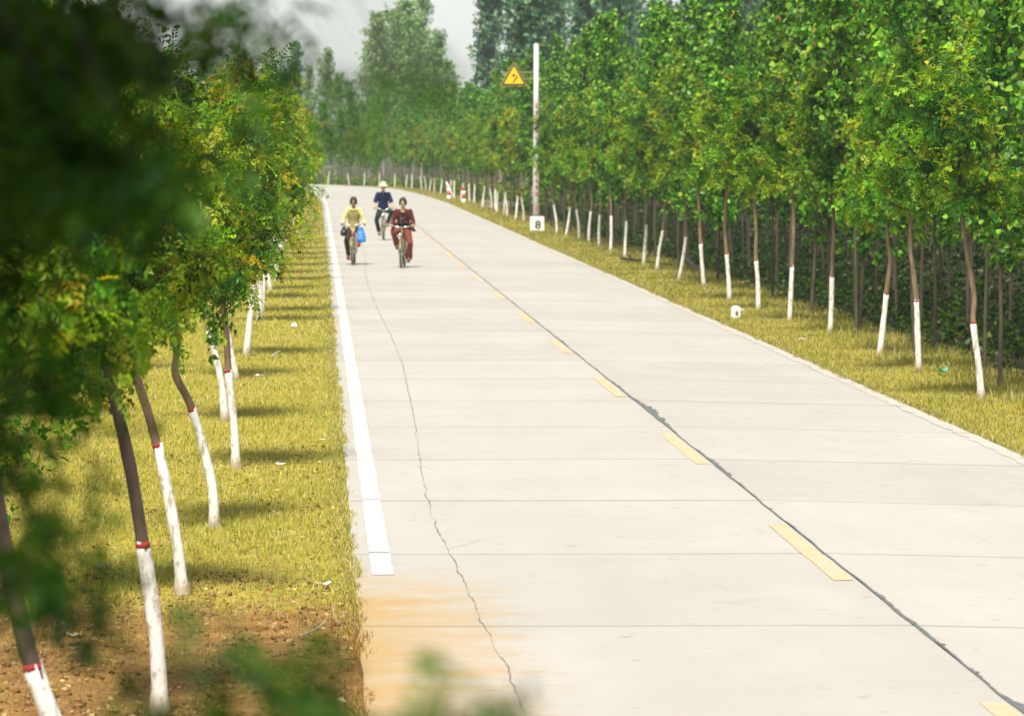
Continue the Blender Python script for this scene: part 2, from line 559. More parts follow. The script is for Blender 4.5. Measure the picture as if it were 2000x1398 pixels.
def ribbon(name, ss, ua, ub, dz, mat, parent=road):
    ss = np.asarray(ss, float); ua = np.broadcast_to(ua, ss.shape); ub = np.broadcast_to(ub, ss.shape)
    xa, ya, _ = path(ss, ua); xb, yb, _ = path(ss, ub)
    V = np.concatenate([np.stack([xa, ya, road_z(ua) + dz], 1), np.stack([xb, yb, road_z(ub) + dz], 1)])
    n = len(ss); i = np.arange(n - 1)
    return link(name, np_mesh(name, V, np.stack([i, i + n, i + n + 1, i + 1], 1), mat), parent)
ss = np.arange(8, 353, 2.0)
ribbon('joint_bed', ss, UL + 0.04, 0, -0.03, M['joint'])
ribbon('joint_bed', ss, 0, UR - 0.04, -0.03, M['joint'])
# centre joint sealed with tar that has run towards the right
ss = np.arange(12, 250, 0.045)
def sp(width, p):
    a = rng.random(len(ss)); return np.where(a < p, rng.random(len(ss)) * width, 0)
patch = np.zeros(len(ss))
for c0, wd, am in ((44.3, 2.0, 0.095), (49, 2.0, 0.02), (36.5, 1.4, 0.04), (25.6, 0.7, 0.03), (24.2, 0.5, 0.03), (20.9, 0.3, 0.05), (61, 2, 0.02)):
    patch += am * np.exp(-((ss - c0) / wd) ** 2)
wob = 0.006 * np.sin(ss * 1.7) + 0.004 * np.sin(ss * 4.9 + 1)
nz = np.interp(ss, np.arange(10, 255, 0.16), rng.random(len(np.arange(10, 255, 0.16))))
ub = 0.006 + patch * (0.25 + 1.0 * nz) + 0.02 * np.clip(nz - 0.72, 0, 1) * (np.sin(ss * 0.9) > 0) + sp(0.05, 0.06) * np.exp(-((ss % 9.0 - 4.5) / 3.0) ** 2) + 0.006 * rng.random(len(ss)) + wob
ribbon('tar_seal', ss, -0.006 + wob - 0.003 * rng.random(len(ss)), ub, 0.006, M['tar'])
# meandering crack down the near lane
ck = np.array([(18, 1.12), (21.5, 1.088), (22.8, 1.079), (24.84, 1.032), (28.95, 0.977), (31, 0.926), (34.2, 0.933), (37.7, 0.971), (42.4, 1.046), (48.1, 1.106), (54.4, 1.165), (61.6, 1.16), (73.3, 1.095), (84, 1.09), (92.4, 1.104), (107, 1.3), (125, 1.35)])
ss = np.arange(18, 125, 0.06)
jit = np.cumsum(rng.normal(0, 0.010, len(ss))); jit -= np.convolve(jit, np.ones(25) / 25, 'same')
uc = np.interp(ss, ck[:, 0], ck[:, 1]) - XC + jit * 0.45
wd = (0.3 + 0.7 * (np.interp(ss, np.arange(17, 127, 0.22), rng.random(len(np.arange(17, 127, 0.22)))) > 0.35)) * (0.0018 + 0.0042 * rng.random(len(ss)) * (0.4 + 0.6 * (np.sin(ss * 2.3) > -0.3)))
ribbon('crack', ss, uc - wd, uc + wd, 0.004, M['crack'])
for (s0_, u0_, ds, du, sg) in ((29.4, -2.75, 1.2, .5, 1), (36.8, -2.72, 1.0, -.35, 2), (52, -2.5, 2.0, .6, 3), (24.1, .9, .9, .45, 4), (40.3, 1.6, 1.4, -.3, 5)):
    t = np.linspace(0, 1, 26); jj = np.cumsum(rng.normal(0, .008, 26))
    ribbon('crack', s0_ + t * ds, u0_ + t * du + jj - .0025 * (1 - t), u0_ + t * du + jj + .0025 * (1 - t) + .0004, 0.0045, M['crack'])
# white edge line, one piece per slab
for k in range(1, 60):
    a = max(S0 + k * L + 0.12, 27.6); bnd = S0 + (k + 1) * L + 0.07
    if bnd < 27.8: continue
    t = np.linspace(a, bnd, 14)
    ribbon('edge_line', t, 0.375 - XC + rng.normal(0, 0.004, 14), 0.527 - XC + rng.normal(0, 0.004, 14), 0.004, M['white_line'])
for k in range(4, 60):
    t = np.linspace(S0 + k * L + 0.02 - 0.4, S0 + (k + 1) * L - 0.02 - 0.4, 14)
    ribbon('edge_line', t, UR - 0.20 + rng.normal(0, 0.02, 14), UR - 0.035 + rng.normal(0, 0.01, 14), 0.004, M['edge_worn'])
for k in range(0, 24):
    t = np.linspace(17 + 10 * k, 21 + 10 * k, 9)
    ribbon('centre_dash', t, -0.170 + rng.normal(0, 0.003, 9), -0.032 + rng.normal(0, 0.002, 9), 0.004, M['yellow_line'])

# ------------------------------------------------------------------ leaves and grass as geometry
def rot_mats(dirs, roll):
    """frames whose first axis follows dirs"""
    d = dirs / np.linalg.norm(dirs, axis=1, keepdims=True)
    up = np.tile(np.array([0.0, 0.0, 1.0]), (len(d), 1))
    near = np.abs(d[:, 2]) > 0.97
    up[near] = (1, 0, 0)
    side = np.cross(up, d); side /= np.linalg.norm(side, axis=1, keepdims=True)
    nrm = np.cross(d, side)
    c, s = np.cos(roll)[:, None], np.sin(roll)[:, None]
    s2 = side * c + nrm * s
    n2 = np.cross(d, s2)
    return np.stack([d, s2, n2], 2)

def instance(template, faces, pos, dirs, roll, scale, tint, tvar=None):
    n, k = len(pos), len(template)
    Mx = rot_mats(dirs, roll)
    V = np.einsum('nij,kj->nki', Mx, template) * scale[:, None, None] + pos[:, None, :]
    F = (faces[None] + (np.arange(n) * k)[:, None, None]).reshape(-1, faces.shape[1])
    T = np.repeat(tint[:, None, :], k, 1)
    if tvar is not None: T = T * tvar[None, :, None]
    return V.reshape(-1, 3), F, T.reshape(-1, 3)

def compound_leaf(pairs=6, length=1.0, lw=0.055, ll=0.23):
    """pinnate leaf: folded leaflets along a drooping stalk (unit length)"""
    V = []; F = []
    def leaflet(base, ax, n):
        b = len(V)
        ax = ax / np.linalg.norm(ax)
        side = np.cross(n, ax); side /= np.linalg.norm(side)
        up = np.cross(ax, side)
        V.extend([base, base + ax * ll * 0.45 + side * lw + up * 0.03, base + ax * ll - up * 0.03, base + ax * ll * 0.45 - side * lw + up * 0.03])
        F.extend([(b, b + 2, b + 1), (b, b + 3, b + 2)])
    for i in range(pairs):
        t = 0.22 + 0.72 * i / (pairs - 1)
        base = np.array([t, 0, -0.22 * t * t])
        for sgn in (-1, 1):
            leaflet(base, np.array([0.55, sgn * 0.85, -0.25]), np.array([0, 0, 1.0]))
    leaflet(np.array([0.95, 0, -0.2]), np.array([1.0, 0, -0.4]), np.array([0, 0, 1.0]))
    return np.array(V), np.array(F)
CLS = []
for _pairs, _lw, _ll in ((5, 0.066, 0.25), (4, 0.075, 0.29), (5, 0.058, 0.26), (6, 0.055, 0.22)):
    _v, _f = compound_leaf(_pairs, 1.0, _lw, _ll)
    for _k in range(0, len(_v), 4):                                   # no two leaflets alike
        _c = _v[_k].copy(); _v[_k:_k + 4] = _c + (_v[_k:_k + 4] - _c) * rng.uniform(.75, 1.2) + np.concatenate([np.zeros((1, 3)), rng.normal(0, .022, (3, 3))])
    CLS.append((_v, _f))
def inst_leaves(P, D, size, T, roll=0.6):
    VV, FF, TT, b = [], [], [], 0
    which = rng.integers(0, len(CLS), len(P))
    for q, (v, f) in enumerate(CLS):
        m = which == q
        if not m.any(): continue
        V, F, t = instance(v, f, P[m], D[m], rng.normal(0, roll, m.sum()), size[m], T[m], rng.uniform(.8, 1.2, len(v)))
        VV.append(V); FF.append(F + b); TT.append(t); b += len(V)
    return np.concatenate(VV), np.concatenate(FF), np.concatenate(TT)

def broad_leaf():
    V = np.array([(0, 0, 0), (0.25, 0.42, 0.08), (0.62, 0.36, 0.03), (1.0, 0, -0.12), (0.62, -0.36, 0.03), (0.25, -0.42, 0.08), (0.45, 0, -0.02)])
    F = np.array([(0, 6, 1), (1, 6, 2), (2, 6, 3), (3, 6, 4), (4, 6, 5), (5, 6, 0)])
    return V, F
BL_V, BL_F = broad_leaf()
RH_V = np.array([(0, 0, 0), (0.45, 0.33, 0.06), (1, 0, -0.1), (0.45, -0.33, 0.06)]); RH_F = np.array([(0, 2, 1), (0, 3, 2)])

def rnd_dirs(n, zb=0.0):
    d = rng.normal(size=(n, 3)); d[:, 2] = d[:, 2] * 0.7 + zb
    return d / np.linalg.norm(d, axis=1, keepdims=True)

GREENS = np.array([(0.055, 0.175, 0.007), (0.090, 0.245, 0.009), (0.145, 0.310, 0.011), (0.225, 0.370, 0.014), (0.300, 0.400, 0.016), (0.030, 0.105, 0.007)])
YELLOWS = np.array([(0.40, 0.40, 0.02), (0.33, 0.37, 0.02), (0.46, 0.42, 0.02), (0.40, 0.31, 0.015)])
POPG = np.array([(0.062, 0.220, 0.011), (0.110, 0.305, 0.014), (0.180, 0.380, 0.020), (0.030, 0.115, 0.012), (0.25, 0.42, 0.035)])
BLUEG = np.array([(0.075, 0.205, 0.120), (0.120, 0.260, 0.135), (0.22, 0.34, 0.15), (0.040, 0.125, 0.095)])  # far poplars: paleness of distance haze partly put into the colour

class Crown:
    """branches as tubes, leaf positions collected along twigs"""
    def __init__(self):
        self.mb = MB(); self.p = []; self.d = []; self.t = []
    def branch(self, pts, r0, r1, n=5):
        k = len(pts)
        self.mb.tube(pts, [r0 + (r1 - r0) * i / (k - 1) for i in range(k)], n, cap=False)
    def leaves_on(self, pts, count, t0, spread, tint):
        pts = np.array([tuple(p) for p in pts])
        k = len(pts) - 1
        for _ in range(count):
            t = (t0 + (1 - t0) * random.random()) * k
            i = min(int(t), k - 1); f = t - i
            p = pts[i] * (1 - f) + pts[i + 1] * f
            ax = pts[i + 1] - pts[i]; ax = ax / (np.linalg.norm(ax) + 1e-9)
            d = ax * 0.35 + rng.normal(size=3) * spread
            self.p.append(p); self.d.append(d); self.t.append(tint() if callable(tint) else tint)
def arc(p, d, length, n=5, droop=0.0, wob=0.1):
    pts = [Vector(p)]; d = Vector(d).normalized()
    for i in range(n):
        d = (d + Vector((random.gauss(0, wob), random.gauss(0, wob), random.gauss(0, wob) - droop))).normalized()
        pts.append(pts[-1] + d * (length / n))
    return pts

def small_crown(seed, yellow, rad=1.0, height=2.5, twigs=15, lpt=14):
    random.seed(seed); np_seed = seed
    c = Crown()
    lead = arc((0, 0, -0.05), (random.gauss(0, .06), random.gauss(0, .06), 1), height * 0.86, 8, 0, 0.05)
    c.branch(lead, 0.026, 0.006, 6)
    axes = [(lead, 1.0)]
    nl = 11
    for i in range(nl):
        f = 0.02 + 0.72 * i / nl
        k = int(f * 8)
        az = i * 2.4 + random.uniform(-.4, .4)
        el = random.uniform(0.42, 0.75) + 0.45 * f
        ln = rad * random.uniform(0.75, 1.15) * (1.0 - 0.45 * f)
        pts = arc(lead[k], (math.cos(az) * math.cos(el), math.sin(az) * math.cos(el), math.sin(el)), ln, 6, -0.03 if f > .3 else 0.02, 0.12)
        c.branch(pts, 0.014, 0.004, 5)
        axes.append((pts, ln))
    for pts, ln in axes:
        for _ in range(twigs if ln < 1.0 or pts is lead else twigs + 2):
            k = random.randint(2, len(pts) - 1)
            d = Vector((random.gauss(0, 1), random.gauss(0, 1), random.gauss(0.25, 0.7)))
            tw = arc(pts[k], d, random.uniform(0.22, 0.5), 4, 0.10, 0.15)
            c.branch(tw, 0.005, 0.002, 3)
            ty = random.random() < yellow
            base = np.array(random.choice(YELLOWS if ty else GREENS))
            nn = lpt + random.randint(-3, 3)
            for _i in range(nn):
                if ty: tt = base * random.uniform(.7, 1.2) if random.random() < .7 else np.array(random.choice(GREENS)) * 1.4
                else: tt = base * random.uniform(.5, 1.45) if random.random() < .975 else np.array(random.choice(YELLOWS))
                c.leaves_on(tw, 1, 0.15, 0.65, tt)
        c.leaves_on(pts, 8, 0.85, 0.6, np.array(random.choice(GREENS)) * 1.3)
    P = np.array(c.p); D = np.array(c.d); T = np.array(c.t)
    D[:, 2] -= 0.25
    n = len(P)
    V, F, TT = inst_leaves(P, D, rng.uniform(0.12, 0.21, n), T)
    return c.mb.mesh('branches', M['twig']), np_mesh('crown', V, F, M['leaf'], TT)

def poplar_crown(seed, H=6.6, z0=1.3, n=62, size=(0.085, 0.15), rad=1.0, greens=POPG, mat='poplar_leaf', full=True, steep=0.75, lp=8, sub=4):
    random.seed(seed)
    c = Crown()
    lead = arc((0, 0, 0), (0, 0, 1), H, 14, 0, 0.025)
    c.branch(lead, 0.036 * H / 6.6, 0.006, 7)
    LP = np.array([tuple(p) for p in lead])
    for i in range(n):
        f = z0 / H + (1 - z0 / H) * (i + random.random()) / n
        f = min(f, 0.985)
        t = f * 14; k = min(int(t), 13)
        p = LP[k] + (LP[k + 1] - LP[k]) * (t - k)
        az = i * 2.4 + random.uniform(-.5, .5)
        el = steep + random.uniform(-.3, .3)
        g = (f - z0 / H) / (1 - z0 / H)
        ln = rad * (0.35 + 0.65 * math.sin(math.pi * min(1, g * 0.8 + 0.22)) ** 0.8) * random.uniform(.6, 1.15)
        pts = arc(p, (math.cos(az) * math.cos(el), math.sin(az) * math.cos(el), math.sin(el)), ln, 5, -0.02, 0.09)
        c.branch(pts, 0.010 * H / 6.6, 0.003, 4)
        c.leaves_on(pts, lp, 0.2, 0.8, lambda: np.array(random.choice(greens)) * random.uniform(.5, 1.4))
        for _ in range(sub):
            q = pts[random.randint(1, 5)]
            tw = arc(q, Vector((random.gauss(0, 1), random.gauss(0, 1), random.gauss(.4, .6))), ln * random.uniform(.25, .5), 3, 0, 0.12)
            c.branch(tw, 0.004 * H / 6.6, 0.002, 3)
            c.leaves_on(tw, lp, 0.1, 0.8, lambda: np.array(random.choice(greens)) * random.uniform(.5, 1.4) if random.random() < .985 else np.array((0.3, 0.2, 0.03)))
    P = np.array(c.p); D = np.array(c.d); T = np.array(c.t)
    m = len(P)
    P = P + D / np.linalg.norm(D, axis=1, keepdims=True) * rng.uniform(0.01, 0.05, (m, 1)) * H / 6.6
    D[:, 2] -= 0.5
    tv, tf = (BL_V, BL_F) if full else (RH_V, RH_F)
    V, F, TT = instance(tv, tf, P, D, rng.normal(0, 0.9, m), rng.uniform(size[0], size[1], m), T)
    return c.mb.mesh('trunk', M['bark_poplar'] if full else M['bark_pale']), np_mesh('crown', V, F, M[mat], TT)

small = [small_crown(100 + i, y) for i, y in enumerate((0.02, 0.05, 0.28, 0.03, 0.50, 0.06))]
young = [poplar_crown(200 + i, 6.4 + 0.3 * i, 2.0 - 0.2 * i) for i in range(4)]
tall_dense = [poplar_crown(300 + i, 17.0, 2.0, 130, (0.20, 0.34), 2.1, BLUEG, 'poplar_leaf', False, 1.0, 11, 6) for i in range(3)]
tall_thin = [poplar_crown(320 + i, 14.5, 4.0, 95, (0.17, 0.28), 2.3, POPG * 0.9 + np.array((0.12, 0.12, 0.10)), 'poplar_leaf', False, 0.8, 7, 6) for i in range(3)]  # leaf colours lifted towards white, distance haze painted in

# trunks of the roadside trees: shape by control points, whitewash coat and red band just proud of the bark
def trunk_set(ctrl, r0, r1, white, rmat='bark', bare=0.0):
    """ctrl: (dx,dy,z) from base up to the crown; returns meshes and the top point"""
    line = smooth_line(ctrl, 7)
    top = line[-1].z
    def rad(z): return r0 + (r1 - r0) * max(0, min(1, z / top)) + 0.012 * max(0, 1 - z / 0.15)
    ph = random.uniform(0, 6)
    rr = [rad(p.z) * (1 + 0.05 * math.sin(p.z * 9 + ph) + 0.03 * math.sin(p.z * 23 + ph)) for p in line]
    t = MB().tube(line, rr, 10).mesh('trunk', M[rmat])
    w = MB(); seg = [(p, r + 0.003) for p, r in zip(line, rr) if p.z <= white]
    if len(seg) < 2: seg = [(line[0], rr[0] + .003), (line[1], rr[1] + .003)]
    w.tube([p for p, r in seg], [r for p, r in seg], 10)
    for q in range(len(w.v) - 10, len(w.v)):
        w.v[q] = (w.v[q][0], w.v[q][1], w.v[q][2] + random.uniform(-.03, .035))
    wm = w.mesh('whitewash', M['whitewash'])
    i = len(seg) - 1
    a, b = line[i], line[min(i + 1, len(line) - 1)]
    d = (b - a).normalized()
    rm = MB().tube([a - d * 0.006, a + d * 0.008, a + d * 0.020], [rr[i] + 0.0038, rr[i] + 0.0040, rr[i] + 0.0036], 10).mesh('red_band', M['red_paint'])
    for vtx in rm.vertices:
        vtx.co.z += random.uniform(-.005, .005)
    return t, wm, rm, line[-1]

def tree_at(x, y, z, tset, crown, label, group, rz=0.0, crz=0.0, cs=1.0, name='whitewashed_tree', zs=1.0):
    root = empty(name, (x, y, z), rz, label, 'tree', group)
    t = link('trunk', tset[0], root)
    if tset[1]:
        link('whitewash', tset[1], t); link('red_band', tset[2], t)
    for nm, me in (('branches', crown[0]), ('crown', crown[1])):
        o = link(nm, me, root, tuple(tset[3]), crz)
        o.scale = (cs, cs, cs * zs)
    return root

ORD = ['first', 'second', 'third', 'fourth', 'fifth', 'sixth', 'seventh', 'eighth', 'ninth', 'tenth', 'eleventh', 'twelfth', 'thirteenth', 'fourteenth', 'fifteenth', 'sixteenth', 'seventeenth', 'eighteenth', 'nineteenth', 'twentieth', 'twenty-first', 'twenty-second', 'twenty-third', 'twenty-fourth', 'twenty-fifth', 'twenty-sixth', 'twenty-seventh', 'twenty-eighth', 'twenty-ninth', 'thirtieth']
GL = 'whitewashed trees along the left verge'
GR = 'whitewashed trees along the right verge'

def gz_at(x, y):
    s, u = nearest(np.array([x]), np.array([y])); return float(ground_z(np.array([x]), np.array([y]), u)[0])

# near left trees, each with its own bend
random.seed(11)
near_left = [
    (-0.90, 15.7, [(0, 0, -.05), (-.07, 0, .45), (-.26, 0, 1.02), (-.36, .02, 1.5), (-.42, .03, 1.95)], .044, .030, 1.0, 1, 0.78, 'leaning whitewashed tree cut by the bottom left corner, its wash peeling below the red band'),
    (-0.85, 21.1, [(0, 0, -.05), (-.02, 0, .4), (-.10, 0, .98), (-.17, 0, 1.4), (-.29, .02, 1.9)], .042, .030, 0.98, 0, 0.84, 'nearest wholly visible whitewashed tree on left verge, its upper trunk nearly black'),
    (-0.91, 26.5, [(0, 0, -.05), (-.05, 0, .4), (-.17, 0, 1.0), (-.32, 0, 1.5), (-.45, .02, 1.8)], .039, .026, 1.0, 2, 0.86, 'whitewashed tree at the edge of the dirt patch, trunk leaning left with broad red band'),
    (-0.83, 31.4, [(0, 0, -.05), (-.02, 0, .35), (-.17, 0, .94), (-.30, .0, 1.22), (-.29, 0, 1.42), (-.28, .02, 1.75)], .040, .025, 0.95, 0, 0.88, 'whitewashed tree with a crooked S shaped trunk on the left verge'),
    (-0.77, 37.0, [(0, 0, -.05), (-.02, 0, .4), (-.07, 0, .9), (-.09, 0, 1.3), (-.15, .02, 1.8)], .039, .027, 0.90, 2, 0.95, 'straight whitewashed left verge tree just beyond the crooked one, red band near leaves'),
    (-1.02, 43.5, [(0, 0, -.05), (-.06, 0, .5), (-.20, 0, 1.1), (-.30, .02, 1.8)], .040, .028, 1.05, 1, 0.95, 'whitewashed tree with rusty brown bark half hidden behind the straight left verge tree'),
    (-1.06, 51.6, [(0, 0, -.05), (-.10, 0, .5), (-.17, 0, 1.05), (-.2, .02, 1.8)], .042, .028, 1.05, 2, 1.0, 'whitewashed left verge tree leaning left, seen right behind the straight trunk'),
    (-1.04, 57.0, [(0, 0, -.05), (.05, 0, .45), (.10, 0, 1.05), (.06, .02, 1.8)], .046, .030, 1.05, 0, 1.0, 'whitewashed left verge tree whose trunk leans right toward the road'),
    (-1.01, 68.0, [(0, 0, -.05), (.02, 0, .6), (.03, 0, 1.15), (0, .02, 1.8)], .052, .032, 1.15, 4, 1.08, 'thick whitewashed left verge tree, front one of a close pair'),
    (-1.02, 72.0, [(0, 0, -.05), (.03, 0, .6), (.05, 0, 1.15), (0, .02, 1.8)], .048, .030, 1.15, 1, 1.08, 'whitewashed left verge tree, rear one of a close pair'),
]
for i, (x, y, ctrl, r0, r1, wh, cv, cs, lab) in enumerate(near_left):
    ts = trunk_set(ctrl, r0, r1, wh, 'bark_dark' if i in (0, 1) else 'bark')
    tree_at(x, y, gz_at(x, y), ts, small[cv], lab, GL, 0, i * 1.3 + 0.4, cs * (0.86 if i in (3, 4, 5, 6, 7) else 0.95), zs=1.18)

# shared trunk shapes for the long rows
random.seed(23)
tvars = []
for k in range(9):
    pts = [(0, 0, -0.05)]
    x = y = 0.0
    lx, ly = random.uniform(-.055, .055), random.uniform(-.05, .05)
    for j in range(1, 6):
        x += lx * random.uniform(.4, 1.2) + random.gauss(0, .028); y += ly * random.uniform(.4, 1.2)
        if j == 3: lx, ly = -lx * random.uniform(0.2, 1.2), -ly * .6
        pts.append((x, y, 0.44 * j))
    tvars.append(trunk_set(pts, random.uniform(.038, .050), random.uniform(.024, .031), random.uniform(0.95, 1.12)))

s = 78.0; k = 0
while s < 262:
    x, y, h = path(s, -4.74 + random.uniform(-.12, .12))
    lab = ('whitewashed left verge tree, %s beyond the close pair of white trunks' % ORD[k]) if k < 8 else 'distant leafy left verge tree, its whitewashed trunk screened by nearer trees'
    tree_at(float(x), float(y), gz_at(float(x), float(y)), random.choice(tvars), small[random.choice((0, 1, 2, 3, 4, 2))], lab, GL if k < 8 else 'far screened trees of the left verge', random.uniform(-.5, .5), random.uniform(0, 6.28), random.uniform(1.0, 1.15))
    s += random.uniform(5.0, 5.8); k += 1

# right verge row: distances measured along the road, nearest first
near_right = [(48.1, 8.16, 0), (54.1, 8.30, 0), (58.3, 8.35, 0), (65.1, 8.5, 0), (69.6, 8.36, 0), (74, 8.3, 0), (78.9, 8.27, 0), (86.5, 8.5, 0), (90.6, 8.31, 0), (97.5, 8.4, 0), (102.2, 8.46, 0), (109, 8.5, 0), (114.4, 8.5, 0), (119.7, 8.55, 0), (125, 8.6, 0), (129, 8.55, 0), (134.3, 8.45, 0), (138.5, 8.4, 0)]
near_ctrl = [
    [(0, 0, -.05), (-.04, 0, .4), (-.11, 0, .92), (-.10, 0, 1.25), (-.17, 0, 1.65), (-.26, 0, 2.25)],
    [(0, 0, -.05), (-.02, 0, .5), (-.04, 0, .95), (-.09, 0, 1.4), (-.13, 0, 1.7), (-.11, 0, 2.25)],
    [(0, 0, -.05), (.05, 0, .4), (.11, 0, .98), (.16, 0, 1.45), (.12, 0, 1.75), (.13, 0, 2.25)],
    [(0, 0, -.05), (.02, 0, .5), (.03, 0, 1.0), (.05, 0, 1.6), (.04, 0, 2.25)],
    [(0, 0, -.05), (.02, 0, .4), (.05, 0, 1.05), (.07, 0, 1.6), (.06, 0, 2.25)],
    [(0, 0, -.05), (-.01, 0, .5), (-.05, 0, 1.0), (-.05, 0, 1.5), (-.09, 0, 2.25)],
    [(0, 0, -.05), (-.03, 0, .5), (-.07, 0, 1.0), (-.10, 0, 1.5), (-.06, 0, 2.25)],
    [(0, 0, -.05), (-.04, 0, .4), (-.08, 0, .95), (-.11, 0, 1.5), (-.14, 0, 2.25)],
]
random.seed(31)
for i, (y, x, _) in enumerate(near_right):
    n_from_pole = len(near_right) - 1 - i
    ts = trunk_set(near_ctrl[i], random.uniform(.040, .045), .028, 0.97) if i < len(near_ctrl) else random.choice(tvars)
    if i == 0: lab = 'nearest whitewashed tree on the right verge, rightmost of that row'
    elif i == 6: lab = 'whitewashed tree standing directly behind the small white numbered stone'
    else: lab = 'whitewashed right verge tree, %s on the near side of the sign pole' % ORD[n_from_pole]
    tree_at(x, y, gz_at(x, y), ts, small[random.choice((0, 1, 3, 5, 0, 3))], lab, GR, 0 if i < 8 else random.uniform(-.6, .6), random.uniform(0, 6.28), random.uniform(0.86, 1.14), zs=random.uniform(.9, 1.12))
far_s = [161.5, 165, 172.4, 177.7, 182.6, 187.8, 192.5, 197.4, 203, 210, 217, 224.5, 232, 241, 246, 252, 259.6, 265.5, 271, 276.4, 281.8, 287, 292.4, 298, 303.4, 308.6, 314, 319.3, 324.6, 330, 335, 340, 345, 350]
for i, s in enumerate(far_s):
    x, y, h = path(s, 4.62 + random.uniform(-.15, .15)); x, y = float(x), float(y)
    if i < 30: lab = 'slim whitewashed tree, %s beyond the sign pole along the right verge' % ORD[i]
    else: lab = 'slim whitewashed tree at the end of the bend, mostly behind left foliage'
    tree_at(x, y, gz_at(x, y), random.choice(tvars), small[random.choice((0, 1, 2, 2, 3, 5))], lab, GR, random.uniform(-.6, .6), random.uniform(0, 6.28), random.uniform(1.0, 1.18))

# ------------------------------------------------------------------ woods
random.seed(41)
def pop_at(x, y, var, label, group, name, sc_=1.0):
    root = empty(name, (x, y, gz_at(x, y) - 0.03), random.uniform(0, 6.28), label, 'tree', group)
    sc3 = (sc_ * random.uniform(.86, 1.10),) * 2 + (sc_ * random.uniform(.88, 1.10),)
    root.scale = sc3
    link('trunk', var[0], root); link('crown', var[1], root)
    return root
n_young = 0
def col_of(x, y): return 620 + x * 7700 / y
white_cols = sorted((col_of(x, y), i) for i, (y, x, _) in enumerate(near_right))
between = {}
def white_name(i): return 'last' if i == 0 else ORD[len(near_right) - 1 - i]
def rank_label(x, y):
    c = col_of(x, y)
    for (a, ia), (b_, ib) in zip(white_cols[:-1], white_cols[1:]):
        if a <= c < b_:
            k_ = between.get(ia, 0); between[ia] = k_ + 1
            return 'thin poplar between the %s and %s whitewashed trees from the pole%s' % (white_name(ia), white_name(ib), ('', ', a second one', ', a third one', ', a fourth one')[min(k_, 3)])
    if c >= white_cols[-1][0]:
        k_ = between.get('r', 0); between['r'] = k_ + 1
        return 'thin poplar trunk right of the nearest whitewashed tree' + ('', ', the second one', ', the third one', ', the fourth one', ', the fifth one')[min(k_, 4)]
    return None
for row, (u, s_a, s_b, step) in enumerate(((5.4, 44, 330, 3.3), (7.4, 52, 210, 3.4), (9.6, 62, 190, 3.6), (12.2, 76, 190, 4.0), (15.2, 92, 200, 4.6), (19, 115, 200, 6.0))):
    s = s_a + random.random()
    while s < s_b:
        x, y, h = path(s, u + random.uniform(-.5, .5))
        lab = ('slender young poplar with large leaves in the front rank behind the whitewashed row', 'young poplar deeper inside the plantation right of the road')[row > 0]
        if row == 0 and s < 150: lab = rank_label(float(x), float(y)) or lab
        pop_at(float(x), float(y), random.choice(young), lab, 'young poplars in the front rank' if row == 0 else 'young poplars inside the plantation', 'young_poplar', 0.93 + 0.02 * row)
        s += step * random.uniform(.7, 1.3); n_young += 1
# tall blue-green wood behind the sign
random.seed(43)
for i in range(60):
    y = 200 + 150 * random.random()
    lo = 0.0405 * y + 2.5
    x = lo + (i / 60.0) * 56 + random.uniform(-1, 1)
    lab = 'tall blue-green poplar of the high wood beyond the sign pole'
    g = 'tall poplars of the high wood'
    pop_at(x, y, random.choice(tall_dense), lab, g, 'tall_poplar', random.uniform(.88, 1.1))
pop_at(11.6, 268, tall_dense[0], 'tall dark blue-green poplar at the left edge of the high wood beside the sky', None, 'tall_poplar', 1.12)
pop_at(13.6, 262, tall_dense[1], 'second tall blue-green poplar from the open sky, behind the yellow sign', None, 'tall_poplar', 1.1)
# feathery poplars beyond the bend
for i in range(12):
    x = 5.5 + 5.4 * (i / 11.0) + random.uniform(-.4, .4)
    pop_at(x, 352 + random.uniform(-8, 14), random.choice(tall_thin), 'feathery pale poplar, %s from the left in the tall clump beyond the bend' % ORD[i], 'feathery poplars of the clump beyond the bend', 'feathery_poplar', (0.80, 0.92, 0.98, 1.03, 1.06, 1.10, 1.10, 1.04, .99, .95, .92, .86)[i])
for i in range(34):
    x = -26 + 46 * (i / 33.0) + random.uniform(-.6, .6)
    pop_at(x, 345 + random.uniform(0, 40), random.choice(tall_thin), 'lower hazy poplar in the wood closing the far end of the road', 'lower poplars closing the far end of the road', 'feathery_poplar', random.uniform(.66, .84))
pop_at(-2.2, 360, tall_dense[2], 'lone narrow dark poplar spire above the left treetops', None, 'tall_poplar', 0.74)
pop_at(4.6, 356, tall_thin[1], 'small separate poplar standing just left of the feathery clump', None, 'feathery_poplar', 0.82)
# young trees filling the outside of the bend
for i in range(26):
    s = 240 + 4.2 * i
    x, y, h = path(s, 7.5 + random.uniform(-.8, 2.0))
    pop_at(float(x), float(y), random.choice(young), 'young poplar behind the whitewashed trees on the outside of the bend', 'young poplars outside the bend', 'young_poplar', random.uniform(.75, .95))

# trees behind the left verge
random.seed(47)
s = 12.0
while s < 190:
    u = -7.6 + random.uniform(-.5, .5)
    x, y, h = path(s, u); x, y = float(x), float(y)
    ts = random.choice(tvars)
    tree_at(x, y, gz_at(x, y), (ts[0], None, None, ts[3]), small[random.choice((0, 1, 3, 5))], 'unpainted leafy tree in the second rank behind the left verge trees', 'unpainted trees behind the left verge', random.uniform(0, 6), random.uniform(0, 6), random.uniform(1.1, 1.3), 'unpainted_tree')
    s += random.uniform(4.2, 6.0)
s = 70.0
while s < 330:
    x, y, h = path(s, -11 + random.uniform(-1.5, 1.5)); x, y = float(x), float(y)
    pop_at(x, y, random.choice(young), 'young poplar in the wood left of the road behind the verge trees', 'young poplars left of the road', 'young_poplar', random.uniform(.6, .72))
    s += random.uniform(4.5, 7)

